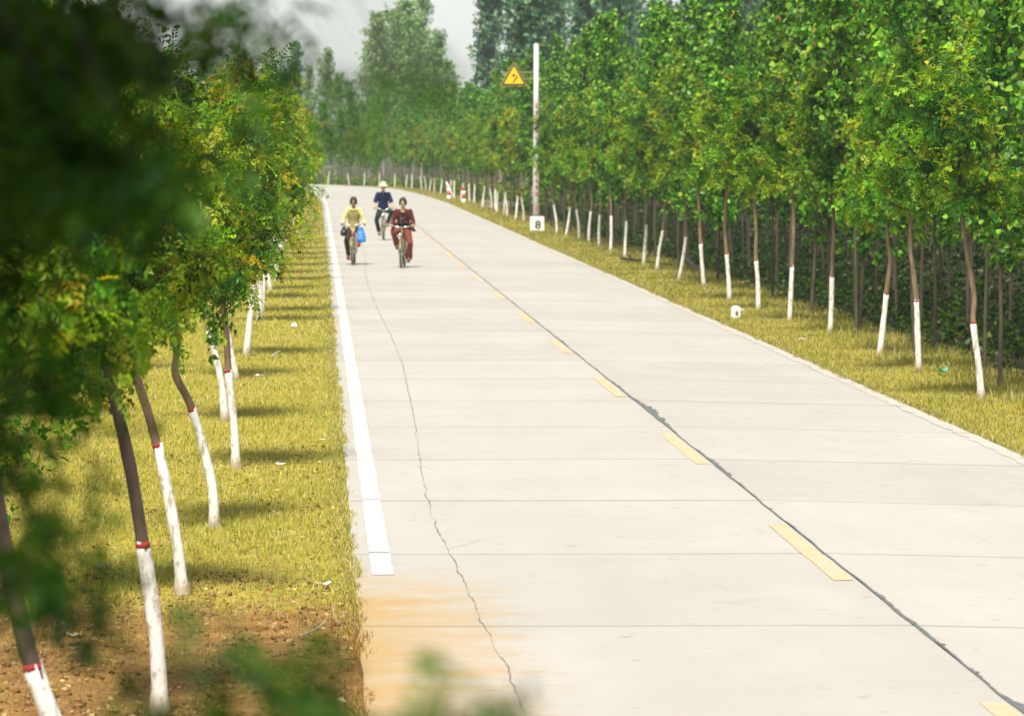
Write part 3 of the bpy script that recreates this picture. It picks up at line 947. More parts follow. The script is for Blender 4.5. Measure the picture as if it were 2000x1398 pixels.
# undergrowth on the plantation floor
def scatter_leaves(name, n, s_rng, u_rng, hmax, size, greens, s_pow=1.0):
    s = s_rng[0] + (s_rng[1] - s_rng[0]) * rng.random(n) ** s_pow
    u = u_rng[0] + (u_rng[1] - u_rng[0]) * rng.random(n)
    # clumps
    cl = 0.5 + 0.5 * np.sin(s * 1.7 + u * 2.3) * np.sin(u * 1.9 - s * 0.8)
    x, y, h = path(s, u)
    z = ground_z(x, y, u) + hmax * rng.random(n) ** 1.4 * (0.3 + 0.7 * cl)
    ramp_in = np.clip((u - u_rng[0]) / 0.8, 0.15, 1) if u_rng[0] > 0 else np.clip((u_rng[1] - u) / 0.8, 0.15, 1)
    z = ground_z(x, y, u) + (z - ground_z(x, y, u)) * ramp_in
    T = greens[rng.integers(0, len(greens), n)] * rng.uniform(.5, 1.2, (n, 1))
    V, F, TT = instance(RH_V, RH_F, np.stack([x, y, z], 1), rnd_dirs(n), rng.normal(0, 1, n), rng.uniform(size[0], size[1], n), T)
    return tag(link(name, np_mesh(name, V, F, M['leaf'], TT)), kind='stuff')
scatter_leaves('undergrowth', 42000, (42, 240), (5.9, 12), 0.6, (0.06, 0.14), np.concatenate([GREENS, POPG[:3]]) * 0.28, 1.5)  # leaf colour cut down to paint the shade under the canopy
scatter_leaves('undergrowth', 46000, (48, 260), (8.5, 17), 2.7, (0.08, 0.18), np.concatenate([GREENS, POPG[:3]]) * 0.2, 1.4)  # deep belt added to darken the interior, shade painted into its leaves
scatter_leaves('undergrowth', 22000, (200, 360), (5.6, 12), 1.3, (0.12, 0.25), np.concatenate([GREENS, YELLOWS[:1]]))
scatter_leaves('undergrowth', 26000, (14, 160), (-11.5, -6.2), 1.0, (0.06, 0.15), GREENS, 1.3)

# ------------------------------------------------------------------ grass
def blades(name, parts):
    VV = []; FF = []; TT = []; b = 0
    for (n, s0, s1, u0, u1, hgt, wid, dry, pw) in parts:
        s = s0 + (s1 - s0) * rng.random(n) ** pw
        u = u0 + (u1 - u0) * rng.random(n)
        # tufts
        s += rng.normal(0, 0.02, n)
        if u1 > -3.47 and u0 < 0:
            lim = UL + 0.035 * (np.sin(s * 2.3) * np.sin(s * 0.71 + 1) + 0.5 * np.sin(s * 7.1) + 0.5 * np.sin(s * 0.31)) + np.abs(rng.normal(0, 0.022, n))
            u = lim - 0.16 * rng.random(n) ** 1.5
        elif u0 < 3.2 and u0 > 0:
            lim = UR - 0.05 * (np.sin(s * 1.9) * np.sin(s * 0.57 + 1) + 0.5 * np.sin(s * 6.1) + 0.5 * np.sin(s * 0.27)) - np.abs(rng.normal(0, 0.03, n))
            u = lim + 0.18 * rng.random(n) ** 1.5
        x, y, h = path(s, u)
        patchy = 0.5 + 0.5 * np.sin(x * 1.9 + 0.6 * y) * np.sin(y * 1.1 - x * 1.3 + 1.0)
        patchy = np.clip(0.6 * patchy + 0.4 * rng.random(n), 0, 1)
        z = ground_z(x, y, u) - 0.005
        z = np.where((u > UL - 0.02) & (u < UR + 0.02), road_z(u) - 0.004, z)
        H = hgt * (0.45 + 0.75 * rng.random(n)) * (0.65 + 0.6 * patchy)
        if u0 < 0:                                          # dirt entrance: worn turf
            worn = 1 - sstep(23.5, 28.6, y + 0.7 * np.sin(x * 5 + y) + 0.5 * np.sin(x * 11))
            keep = rng.random(n) > worn * (0.30 + 0.50 * (np.sin(x * 3.1 + y * 1.7) + 0.6 * np.sin(x * 7.3 - y * 3.1) > 0.0))
            H = H * (1 - 0.25 * worn)
        else:
            worn = np.zeros(n); keep = np.ones(n, bool)
        az = rng.random(n) * 6.283
        lean = rng.uniform(0.15, 0.9, n) * H
        dx, dy = np.cos(az), np.sin(az)
        px, py = -np.sin(az + rng.normal(0, .6, n)), np.cos(az + rng.normal(0, .6, n))
        W = wid * rng.uniform(.6, 1.3, n)
        p0 = np.stack([x - px * W, y - py * W, z], 1); p1 = np.stack([x + px * W, y + py * W, z], 1)
        mx = np.stack([x + dx * lean * .35, y + dy * lean * .35, z + H * .6], 1)
        p2 = mx + np.stack([px, py, 0 * px], 1) * (W * .7)[:, None]; p3 = mx - np.stack([px, py, 0 * px], 1) * (W * .7)[:, None]
        p4 = np.stack([x + dx * lean, y + dy * lean, z + H], 1)
        keep_i = np.where(keep)[0]
        P = np.stack([p0, p1, p2, p3, p4], 1)[keep_i].reshape(-1, 3)
        m = len(keep_i)
        base = (np.arange(m) * 5)[:, None]
        F = np.concatenate([base + np.array([0, 1, 2]), base + np.array([0, 2, 3]), base + np.array([3, 2, 4])]) + b
        g = np.array([(0.25, 0.31, 0.022), (0.38, 0.37, 0.055), (0.49, 0.43, 0.11), (0.55, 0.47, 0.22), (0.14, 0.21, 0.018)])
        br = np.array([(0.33, 0.19, 0.06), (0.26, 0.13, 0.035), (0.40, 0.27, 0.11)])
        q = rng.random(n)
        idx = np.where(q < dry, 2 + (rng.random(n) < .45), np.where(patchy > .55, rng.integers(0, 2, n), rng.integers(0, 5, n)))
        T = g[np.clip(idx, 0, 4)]
        T = np.where((rng.random(n) < worn * .8 + (.10 if u0 > 0 else .03))[:, None], br[rng.integers(0, 3, n)], T) * rng.uniform(.75, 1.2, (n, 1)) * (.80 if u0 > 0 else 1.0)
        TT.append(np.repeat(T[keep_i][:, None, :], 5, 1).reshape(-1, 3))
        VV.append(P); FF.append(F); b += len(P)
    return tag(link(name, np_mesh(name, np.concatenate(VV), np.concatenate(FF), M['grass'], np.concatenate(TT))), kind='stuff')
blades('grass', [
    (62000, 17, 36, -7.2, -3.50, 0.055, 0.0028, .42, 1.0),
    (52000, 36, 66, -8.0, -3.50, 0.055, 0.0042, .42, 1.1),
    (42000, 66, 120, -8.5, -3.50, 0.06, 0.008, .42, 1.1),
    (20000, 120, 220, -8.5, -3.50, 0.08, 0.016, .42, 1.0),
    (13000, 17, 60, -3.62, -3.46, 0.055, 0.003, .55, 1.0),
    (6000, 60, 130, -3.62, -3.44, 0.065, 0.006, .55, 1.0),
])
blades('grass', [
    (60000, 33, 80, 3.28, 6.2, 0.06, 0.0045, .40, 1.1),
    (42000, 80, 150, 3.28, 6.2, 0.065, 0.009, .40, 1.1),
    (18000, 150, 300, 3.28, 6.4, 0.085, 0.018, .40, 1.0),
    (12000, 33, 130, 3.18, 3.34, 0.05, 0.005, .6, 1.0),
    (9000, 46, 130, 4.6, 5.9, 0.16, 0.006, .25, 1.2),
])

def clods():
    n = 5200
    y = 18.5 + 9.5 * rng.random(n) ** 0.9; x = -2.6 + 2.8 * rng.random(n)
    keep = np.sin(x * 4.1 + y * 1.3) * np.sin(y * 2.3 - x) + rng.normal(0, .5, n) > -0.1
    x, y = x[keep], y[keep]; n = len(x)
    u = x - XC
    ico = np.array([(1, 0, 0), (-1, 0, 0), (0, 1, 0), (0, -1, 0), (0, 0, .7), (0, 0, -.7)]); fc = np.array([(0, 2, 4), (2, 1, 4), (1, 3, 4), (3, 0, 4), (2, 0, 5), (1, 2, 5), (3, 1, 5), (0, 3, 5)])
    r = 0.006 + 0.022 * rng.random(n) ** 3
    T = np.array([(0.24, 0.13, 0.045), (0.33, 0.19, 0.07), (0.15, 0.08, 0.03), (0.40, 0.28, 0.13)])[rng.integers(0, 4, n)]
    V, F, TT = instance(ico, fc, np.stack([x, y, ground_z(x, y, u) + r * .3], 1), rnd_dirs(n), rng.normal(0, 2, n), r, T)
    tag(link('soil_clods', np_mesh('soil_clods', V, F, M['grass'], TT)), kind='stuff')
    n = 4200
    y = 18 + 22 * rng.random(n) ** 1.6; x = -3.2 + 3.4 * rng.random(n); u = x - XC
    T = np.array([(0.42, 0.27, 0.08), (0.30, 0.16, 0.05), (0.50, 0.38, 0.16), (0.22, 0.20, 0.04)])[rng.integers(0, 4, n)] * rng.uniform(.7, 1.2, (n, 1))
    d = rnd_dirs(n); d[:, 2] *= .25
    V, F, TT = instance(RH_V, RH_F, np.stack([x, y, ground_z(x, y, u) + .012 + .03 * rng.random(n)], 1), d, rng.normal(0, .5, n), rng.uniform(.025, .055, n), T)
    tag(link('fallen_leaves', np_mesh('fallen_leaves', V, F, M['grass'], TT)), kind='stuff')
clods()

# ------------------------------------------------------------------ air
def haze(density):
    m = bpy.data.materials.new('haze_air'); m.use_nodes = True
    n = m.node_tree; n.nodes.clear()
    out = n.nodes.new('ShaderNodeOutputMaterial')
    v = n.nodes.new('ShaderNodeVolumePrincipled')
    v.inputs['Color'].default_value = (0.76, 0.95, 0.90, 1)
    v.inputs['Density'].default_value = density
    v.inputs['Anisotropy'].default_value = 0.0
    n.links.new(v.outputs[0], out.inputs['Volume'])
    b = MB().box((50, 580, 10.0), (1960, 1520, 24.0))
    return tag(b.obj('haze', m), kind='stuff')
haze(0.0003)

# === part2
# ------------------------------------------------------------------ near left tree: sprays hanging into view, unseen crown added overhead to shade them
M['bark_black'] = bark('bark_blackish', (0.012, 0.010, 0.008), (0.035, 0.027, 0.018))  # near tree's bark, darkened in colour so sunlit stems look shaded
def foreground_tree():
    random.seed(77)
    root = empty('overhanging_tree', (-1.45, 4.4, -0.05), 0, 'big leafy tree close at the left, shade painted into its leaves, its blurred branches hanging into view', 'tree')
    ox, oy, oz = root.location
    c = Crown()
    trunk = [Vector(p) for p in ((0, 0, 0), (-.04, .02, 1.0), (.03, 0, 2.0), (.08, -.05, 2.9), (.05, 0, 3.8), (.1, .05, 4.8))]
    tl = smooth_line(trunk, 6)
    c.branch(tl, 0.085, 0.03, 10)
    # out-of-view boughs and leaf roof, added to shade the sprays below
    for i in range(22):
        p = tl[random.randint(24, len(tl) - 1)]
        az = i * 2.4
        pts = arc(p, (math.cos(az), math.sin(az), random.uniform(.25, 1.1)), random.uniform(1.0, 2.0), 6, -0.05, 0.10)
        c.branch(pts, 0.024, 0.006, 6)
        for _ in range(18):
            tw = arc(pts[random.randint(2, 6)], Vector((random.gauss(0, 1), random.gauss(0, 1), random.gauss(.3, .6))), random.uniform(.3, .7), 4, .08, .15)
            if min(q.z for q in tw) + oz < 3.55: continue
            c.branch(tw, 0.006, 0.002, 3)
            c.leaves_on(tw, 17, 0.1, 0.7, lambda: np.array(random.choice(GREENS)) * random.uniform(.6, 1.1))
    n_roof = len(c.p)
    sz = [0.24] * n_roof
    # hanging sprays (tree-local twig ends, spread, number of leaves)
    sprays = [(-0.45, 5.647, 3.185, 0.058, 46), (-0.378, 5.442, 3.165, 0.049, 46), (-0.298, 5.037, 3.159, 0.032, 34), (-0.236, 4.833, 3.168, 0.025, 20), (-0.186, 4.83, 3.146, 0.025, 12), (-0.143, 4.827, 3.128, 0.019, 6), (-0.216, 4.93, 3.114, 0.019, 10), (-0.442, 5.542, 3.096, 0.05, 40), (-0.371, 5.337, 3.086, 0.028, 16), (-0.292, 5.033, 3.107, 0.023, 14), (-0.129, 5.026, 3.117, 0.016, 4), (-0.426, 5.335, 3.0, 0.055, 46), (-0.357, 5.03, 2.99, 0.039, 44), (-0.299, 4.826, 2.981, 0.031, 40), (-0.25, 4.724, 2.979, 0.024, 32), (-0.213, 4.723, 2.991, 0.018, 20), (-0.262, 4.822, 2.941, 0.019, 14), (-0.203, 4.62, 2.949, 0.015, 10), (-0.16, 4.419, 2.991, 0.014, 8), (-0.104, 4.215, 2.984, 0.012, 4), (-0.052, 4.012, 2.979, 0.009, 2), (-0.449, 5.431, 2.905, 0.035, 26), (-0.442, 5.427, 2.821, 0.025, 14), (-0.419, 5.222, 2.761, 0.02, 8), (-0.333, 4.716, 2.753, 0.015, 10), (-0.321, 4.713, 2.717, 0.015, 9), (-0.426, 5.217, 2.666, 0.027, 14), (-0.37, 4.912, 2.641, 0.025, 12), (-0.281, 4.608, 2.663, 0.012, 5), (-0.403, 5.011, 2.582, 0.026, 12), (-0.336, 4.706, 2.564, 0.024, 14), (-0.281, 4.505, 2.606, 0.012, 4), (-0.381, 4.805, 2.505, 0.025, 14), (-0.311, 4.501, 2.519, 0.02, 14), (-0.255, 4.3, 2.551, 0.017, 10), (-0.336, 4.6, 2.472, 0.018, 8), (-0.23, 4.197, 2.518, 0.011, 4), (-0.1, 3.692, 2.574, 0.004, 1), (-0.214, 4.194, 2.48, 0.011, 1), (-0.005, 3.388, 2.597, 0.005, 1), (-0.015, 3.012, 3.053, 0.008, 3), (0.008, 2.91, 3.047, 0.008, 3), (0.029, 2.808, 3.045, 0.008, 3), (0.053, 2.707, 3.042, 0.008, 4), (0.07, 2.706, 3.04, 0.006, 3), (0.088, 2.704, 3.028, 0.004, 1), (-0.084, 3.621, 3.131, 0.012, 5), (-0.134, 6.333, 3.179, 0.016, 3), (-0.171, 6.035, 3.206, 0.023, 8), (-0.057, 5.528, 3.203, 0.013, 3), (-0.127, 3.588, 2.475, 0.016, 12), (-0.095, 3.586, 2.472, 0.019, 18), (-0.056, 3.484, 2.48, 0.018, 18), (-0.023, 3.383, 2.491, 0.018, 16), (0.007, 3.282, 2.506, 0.015, 14), (0.028, 3.181, 2.517, 0.008, 6), (0.046, 3.131, 2.532, 0.005, 4), (0.059, 3.08, 2.524, 0.008, 8), (0.073, 2.979, 2.531, 0.01, 8), (0.089, 2.88, 2.558, 0.008, 6), (0.097, 2.781, 2.599, 0.004, 1), (0.136, 2.679, 2.599, 0.004, 2), (0.185, 2.676, 2.596, 0.005, 2)]
    for (X, Y, Z, spread, cnt) in sprays:
        e = Vector((X - ox, Y - oy, Z - oz))
        if Z > 2.9:                                                   # hangs down from the boughs overhead
            st = e + Vector((random.uniform(-.45, -.15), random.uniform(-.1, .25), 3.85 - Z))
            mid = st.lerp(e, .5) + Vector((-.08, 0, .05))
        elif Z < 2.66 and X > -.15:                                   # low shoot that rises from below
            st = tl[11 + random.randint(0, 2)]
            mid = Vector((X - .28 - ox, Y - oy + .05, 2.30 - oz))
        else:
            st = tl[13 + random.randint(-2, 3)]
            mid = st.lerp(e, .55) + Vector((0, random.uniform(-.1, .1), random.uniform(-.1, .1)))
        pts = smooth_line([st, mid, e], 8)
        c.branch(pts, 0.0035, 0.0012, 5)
        size = 0.045 if Z > 3.0 and Y < 3.5 else min(max(spread * 1.4 + 0.045, 0.075), 0.11); cnt = int(cnt * 1.2) if cnt > 5 else cnt
        for _ in range(cnt):
            q = e + Vector(rng.normal(0, spread * 0.62, 3))
            if q.x + ox > 0.45: continue
            c.p.append(np.array(tuple(q))); c.d.append(rng.normal(size=3) + np.array((0.2, 0, -0.3)))
            t = np.array(random.choice(GREENS)) * random.uniform(.7, 1.1)
            c.t.append(t); sz.append(size * random.uniform(.8, 1.2))
    P = np.array(c.p); D = np.array(c.d); T = np.array(c.t); n = len(P)
    V, F, TT = inst_leaves(P, D, np.array(sz), T, .7)
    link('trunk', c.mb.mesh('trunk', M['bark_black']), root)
    link('crown', np_mesh('crown', V, F, M['leaf_painted_shade'], TT * np.array((0.24, 0.42, 0.60))), root)  # tint multiplied down: foreground shade is put into the leaf colour
foreground_tree()
random.seed(5)
ts = trunk_set([(0, 0, -.05), (-.06, 0, .5), (-.16, 0, 1.02), (-.3, 0, 1.5), (-.38, .02, 1.9)], .05, .034, 1.0, 'bark_dark')
tree_at(-1.75, 10.4, gz_at(-1.75, 10.4), ts, small[0], 'blurred leafy tree at the left edge, between the overhanging tree and the corner trunk', GL, 0, 2.1, 0.80)

# ------------------------------------------------------------------ sign pole, numbered block, sign
M['pole'] = plain('pole_concrete', (0.62, 0.60, 0.57), 0.75, 0.12, 3)
M['white_paint'] = plain('white_paint', (0.80, 0.79, 0.76), 0.7, 0.06, 12)
M['black_paint'] = plain('black_paint', (0.02, 0.02, 0.02), 0.6)
M['brown_paint'] = plain('brown_paint', (0.12, 0.06, 0.02), 0.7)
M['sign_yellow'] = plain('sign_yellow', (0.88, 0.56, 0.008), 0.45, 0.05, 5)
M['sign_rim'] = plain('sign_rim_rusty', (0.42, 0.27, 0.08), 0.6, 0.2, 20)
M['steel'] = plain('weathered_steel', (0.33, 0.25, 0.14), 0.5, 0.25, 20, 0.3)
M['red_mark'] = plain('red_mark', (0.50, 0.08, 0.07), 0.8, 0.3, 30)
PX, PY = 7.98, 144.0
pz = gz_at(PX, PY)
pole = empty('utility_pole', (PX, PY, pz), 0, 'tall white concrete pole with red painted marks, rising from the trees on the right verge', 'pole')
MB().tube([(0, 0, -.3), (0, 0, 2.2), (0, 0, 4.5), (0, 0, 6.78)], [0.125, 0.115, 0.10, 0.088], 20).obj('shaft', M['pole'], pole)
MB().tube([(0, 0, 6.78), (0, 0, 6.81)], [0.092, 0.07], 20).obj('cap', M['white_paint'], pole)
# painted characters on the shaft, brush strokes wrapped round the front
def strokes(z0, n, size, seed, spread=0.55):
    rs = random.Random(seed)
    for i in range(n):
        zc = z0 - i * size * 1.5
        P = []; last = None
        for q in range(7):                                            # one brush line per character, folded to and fro
            ang = -math.pi / 2 + (spread if q % 2 else -spread) * rs.uniform(.5, 1.0); z_ = zc + size * (.5 - q / 6) + rs.uniform(-.02, .02)
            for t in (0, .25, .5, .75):
                if last is None: break
                a_ = last[0] + (ang - last[0]) * t; z = last[1] + (z_ - last[1]) * t
                r = np.interp(z, [0, 2.2, 4.5, 6.8], [.121, .115, .10, .088]) + .003
                P.append((r * math.cos(a_), r * math.sin(a_), z))
            last = (ang, z_)
        MB().tube(P, 0.011, 4).obj('red_character', M['red_mark'], pole)
strokes(4.55, 3, 0.20, 3, .5); strokes(3.95, 2, 0.18, 4, .7); strokes(2.05, 4, 0.16, 5, .6); strokes(0.80, 1, 0.26, 6, .6)
block = empty('numbered_block', (PX + .01, PY - .42, pz - 0.02), 0, 'white painted concrete block with a black 8, at the foot of the pole', 'marker block')
MB().box((0, 0, 0.26), (0.52, 0.36, 0.54), taper=0.96).obj('block', M['white_paint'], block, bevel=0.02)
def text_part(ch, size, mat, parent, loc, sx=1.0):
    cu = bpy.data.curves.new('t', 'FONT'); cu.body = ch; cu.size = size; cu.extrude = 0.004; cu.align_x = 'CENTER'; cu.align_y = 'CENTER'; cu.offset = 0.006
    t = bpy.data.objects.new('t', cu); COL.objects.link(t)
    me = bpy.data.meshes.new_from_object(t.evaluated_get(bpy.context.evaluated_depsgraph_get()))
    bpy.data.objects.remove(t)
    me.materials.clear(); me.materials.append(mat)
    o = link('numeral', me, parent, loc); o.rotation_euler = (R(90), 0, 0); o.scale = (sx, 1, 1)
    return o
text_part('8', 0.40, M['black_paint'], block, (0.02, -0.186, 0.23), 1.15)

# warning sign held off the pole by two bars
sgn = empty('warning_sign', (PX - 0.82, PY - 0.13, 5.20), R(9), 'yellow triangular warning sign with a black left bend arrow, held beside the pole', 'road sign')
a = 0.46; hgt = 0.80
def tri(k, dz=0.0): return [(-a * k, 0.0 + dz + (1 - k) * hgt * .333), (a * k, dz + (1 - k) * hgt * .333), (0, hgt * (1 - (1 - k) * .667) + dz)]
MB().prism(tri(1.09), 0.0, 0.045).obj('rim', M['sign_rim'], sgn)
MB().prism(tri(1.0), -0.006, -0.001).obj('border', M['black_paint'], sgn)
MB().prism(tri(0.80), -0.012, -0.0065).obj('panel', M['sign_yellow'], sgn)
sym = MB()
sym.prism([(-.055, .115), (-.02, .10), (.135, .275), (.13, .315), (.10, .31)], -0.018, -0.0125)
sym.prism([(.135, .315), (.10, .318), (-.01, .355), (.002, .39)], -0.0182, -0.0127)
sym.prism([(-.09, .352), (.005, .43), (.015, .30)], -0.0184, -0.0129)
sym.obj('arrow', M['black_paint'], sgn)
for z in (.24, .48):
    b = MB(); b.box((0.33, 0.075, z), (1.06, 0.05, 0.045)); b.obj('bracket', M['steel'], sgn)
MB().box((-.32, 0.085, .40), (0.16, 0.06, 0.14)).obj('clamp', M['steel'], sgn)

# small white numbered stone in the grass
st = empty('numbered_stone', (7.52, 70.7, gz_at(7.52, 70.7) - 0.02), 0, 'small rounded white stone with a brown 0, standing in right verge grass', 'marker stone')
MB().prism([(-.085, 0), (.085, 0), (.085, .19), (.06, .225), (.02, .238), (-.03, .236), (-.065, .22), (-.085, .18)], -0.05, 0.05).obj('stone', M['white_paint'], st, bevel=0.012)
text_part('0', 0.10, M['brown_paint'], st, (0.015, -0.0545, 0.098), 0.9)

# red and white marker posts
M['red_band_paint'] = plain('marker_red', (0.45, 0.05, 0.05), 0.6, 0.12, 10)
for (s_, u_, lab) in ((214, 4.22, 'nearer of two red and white banded marker posts on the right verge'), (228.9, 4.05, 'farther red and white banded marker post, beside a leaning whitewashed pole')):
    x, y, h = path(s_, u_); x, y = float(x), float(y)
    mp = empty('marker_post', (x, y, gz_at(x, y)), 0, lab, 'marker post')
    zz = 0.0
    for i in range(4):
        hh = 0.215
        MB().tube([(0, 0, zz - (0.1 if i == 0 else 0)), (0, 0, zz + hh)], 0.115 - 0.001 * i, 18).obj('band', (M['white_paint'], M['red_band_paint'])[i % 2], mp)
        zz += hh
    MB().tube([(0, 0, zz), (0, 0, zz + .015)], [.11, .06], 18).obj('cap', M['red_band_paint'], mp)
x, y, h = path(221, 4.1); x, y = float(x), float(y)
ln = empty('leaning_pole', (x, y, gz_at(x, y)), 0, 'whitewashed thin pole leaning steeply to the left between the marker posts', 'pole')
MB().tube([(0.02, 0, -.1), (-.28, .1, .55), (-.52, .2, 1.1)], [.045, .04, .035], 10).obj('whitewash', M['whitewash'], ln)
MB().tube([(-.52, .2, 1.1), (-.72, .3, 1.6), (-.85, .35, 2.1)], [.034, .028, .02], 8).obj('stem', M['bark'], ln)
# pale broken parapet behind the trunks
x, y, h = path(198, 5.5); x, y = float(x), float(y)
pp = empty('culvert_parapet', (x, y, gz_at(x, y)), R(8), 'low pale broken concrete parapet behind the whitewashed trunks beyond the pole', 'parapet')
M['pale_concrete'] = plain('pale_pink_concrete', (0.50, 0.42, 0.36), 0.9, 0.2, 6)
for (cx, cz, wx, hz, ry) in ((-.75, .36, .55, .16, .06), (-.15, .24, .6, .18, -.12), (.45, .24, .35, .28, .1), (.78, .2, .22, .18, 0), (-.55, .12, 1.0, .24, 0)):
    MB().box((cx, 0.05 * cx, cz), (wx, .25, hz), Matrix.Rotation(ry, 3, 'Y')).obj('block', M['pale_concrete'], pp, bevel=.02)

# dark fallen branches between right row and plantation
M['dead_wood'] = plain('dead_wood', (0.055, 0.04, 0.03), 0.9, 0.4, 12)
def stick(name, pts, r, label, cat='branch', mat='dead_wood', twigs=()):
    p0 = Vector(pts[0])
    o = empty(name, p0, 0, label, cat)
    L_ = smooth_line([Vector(p) - p0 for p in pts], 4)
    b = MB().tube(L_, [r * (1 - .5 * i / len(L_)) for i in range(len(L_))], 7)
    for (t, d, l) in twigs:
        q = L_[int(t * (len(L_) - 1))]
        b.tube([q, q + Vector(d) * l * .6, q + Vector(d) * l + Vector((0, 0, -.03))], [r * .5, r * .4, r * .2], 5)
    b.obj('branch', M[mat], o)
    return o
g1 = gz_at(9.2, 96)
stick('fallen_branch', [(9.35, 96, g1 + .03), (9.0, 98, g1 + .55), (8.75, 100, g1 + 1.05)], .05, 'dark dead branch leaning against a whitewashed trunk on the right', twigs=((.3, (.3, 0, .5), .5), (.6, (-.4, .1, .2), .4)))
g1 = gz_at(8.55, 104)
stick('fallen_branch', [(8.2, 106, g1 + .05), (8.45, 104, g1 + .06), (9.0, 100, g1 + .05)], .045, 'dark dead branch lying flat in the grass between right row trunks', twigs=((.4, (-.5, 0, .5), .35), (.7, (.3, 0, .6), .3)))
stick('fallen_twig', [(-.12, 24.1, .0), (-.02, 24.2, .03), (.05, 24.45, .05)], .006, 'thin pale dead twig lying on the dry turf near the road edge', 'twig', 'bark_pale')
stick('fallen_twig', [(-.66, 56.2, .0), (-.60, 56.6, .03), (-.54, 57.0, .04)], .018, 'short pale stick lying in grass on the left verge', 'twig', 'bark_pale')

# litter and stones
M['plastic_white'] = plain('plastic_white', (0.75, 0.76, 0.76), 0.35, 0.1, 20)
M['plastic_blue'] = plain('plastic_blue_white', (0.50, 0.66, 0.80), 0.35, 0.2, 20)
M['plastic_teal'] = plain('plastic_teal', (0.10, 0.50, 0.45), 0.4, 0.2, 20)
M['stone_red'] = plain('stone_red', (0.30, 0.17, 0.10), 0.9, 0.3, 12, bmp=.4)
M['stone_pale'] = plain('stone_pale', (0.58, 0.48, 0.38), 0.9, 0.2, 12, bmp=.4)
M['dry_leaf'] = plain('dry_leaf', (0.55, 0.50, 0.28), 0.7, 0.2, 20)
def crumple(name, x, y, size, mat, label, cat, flat=0.45):
    bm = bmesh.new(); bmesh.ops.create_icosphere(bm, subdivisions=2, radius=1)
    for v in bm.verts:
        v.co *= 1 + random.uniform(-.30, .25)
        v.co = Vector((v.co.x * size[0] / 2, v.co.y * size[1] / 2, v.co.z * size[2] / 2))
    me = bpy.data.meshes.new(name); bm.to_mesh(me); bm.free(); me.materials.append(M[mat])
    return tag(link(name, me, None, (x, y, gz_at(x, y) + size[2] * flat), random.uniform(0, 3)), label, cat)
def scrap(name, x, y, wx, wy, mat, label, cat, curl=.3):
    V = []; F = []
    for j in range(5):
        for i in range(5):
            u_, v_ = i / 4 - .5, j / 4 - .5
            V.append((u_ * wx * (1 + .3 * v_), v_ * wy, curl * wx * (u_ * u_ * 2 + abs(v_) * .6) + random.uniform(-.06, .06) * wx))
    F = [(j * 5 + i, j * 5 + i + 1, j * 5 + i + 6, j * 5 + i + 5) for j in range(4) for i in range(4)]
    me = bpy.data.meshes.new(name); me.from_pydata(V, [], F); me.materials.append(M[mat])
    o = tag(link(name, me, None, (x, y, gz_at(x, y) + .045), random.uniform(0, 3)), label, cat)
    q = o.modifiers.new('sheet', 'SOLIDIFY'); q.thickness = .002
    return o
crumple('plastic_bottle', -.386, 65.4, (.13, .10, .08), 'plastic_white', 'crushed white plastic scrap on the left verge, level with the white trunk pair', 'litter', .7)
scrap('litter_scrap', -.77, 51.3, .10, .08, 'plastic_white', 'small torn white scrap on the left verge beside the leaning white trunk', 'litter')
scrap('litter_scrap', -.35, 37.1, .09, .06, 'plastic_white', 'white paper scrap in the grass right of the straight left trunk', 'litter')
scrap('litter_scrap', .045, 40.1, .06, .05, 'plastic_white', 'tiny white scrap in grass close to the left road edge', 'litter')
scrap('litter_scrap', 0.04, 26.8, .10, .05, 'plastic_white', 'white plastic strip at the edge of the dirt beside the road', 'litter')
scrap('litter_scrap', -.09, 32.6, .06, .05, 'stone_red', 'reddish scrap in the grass near the left road edge', 'litter')
scrap('fallen_leaf', -1.49, 23.9, .09, .07, 'dry_leaf', 'pale green fallen leaf on the dirt at the lower left', 'leaf', .5)
scrap('litter_scrap', 7.6, 61.8, .14, .08, 'plastic_white', 'white scrap on the right verge below two whitewashed trunks', 'litter')
scrap('litter_scrap', 8.40, 52.6, .16, .10, 'plastic_teal', 'teal plastic scrap in grass between the two nearest right row trunks', 'litter', .5)
crumple('plastic_bag', -1.25, 212, (.34, .2, .2), 'plastic_blue', 'crumpled bluish plastic bag far along the left verge', 'litter')
crumple('stone', -.97, 165, (.42, .3, .22), 'stone_pale', 'pale pinkish rock on the far left verge below the leaves', 'rock')
crumple('stone', -1.05, 139, (.24, .2, .16), 'stone_pale', 'smaller pale rock on left verge nearer than the pinkish one', 'rock')
crumple('stone', -1.55, 28.2, (.15, .13, .11), 'stone_red', 'reddish stone on dry ground at the left behind blurred leaves', 'rock', .3)
crumple('stone', 7.87, 72.9, (.10, .08, .08), 'stone_pale', 'pale clod beside the small white numbered stone', 'rock', .3)

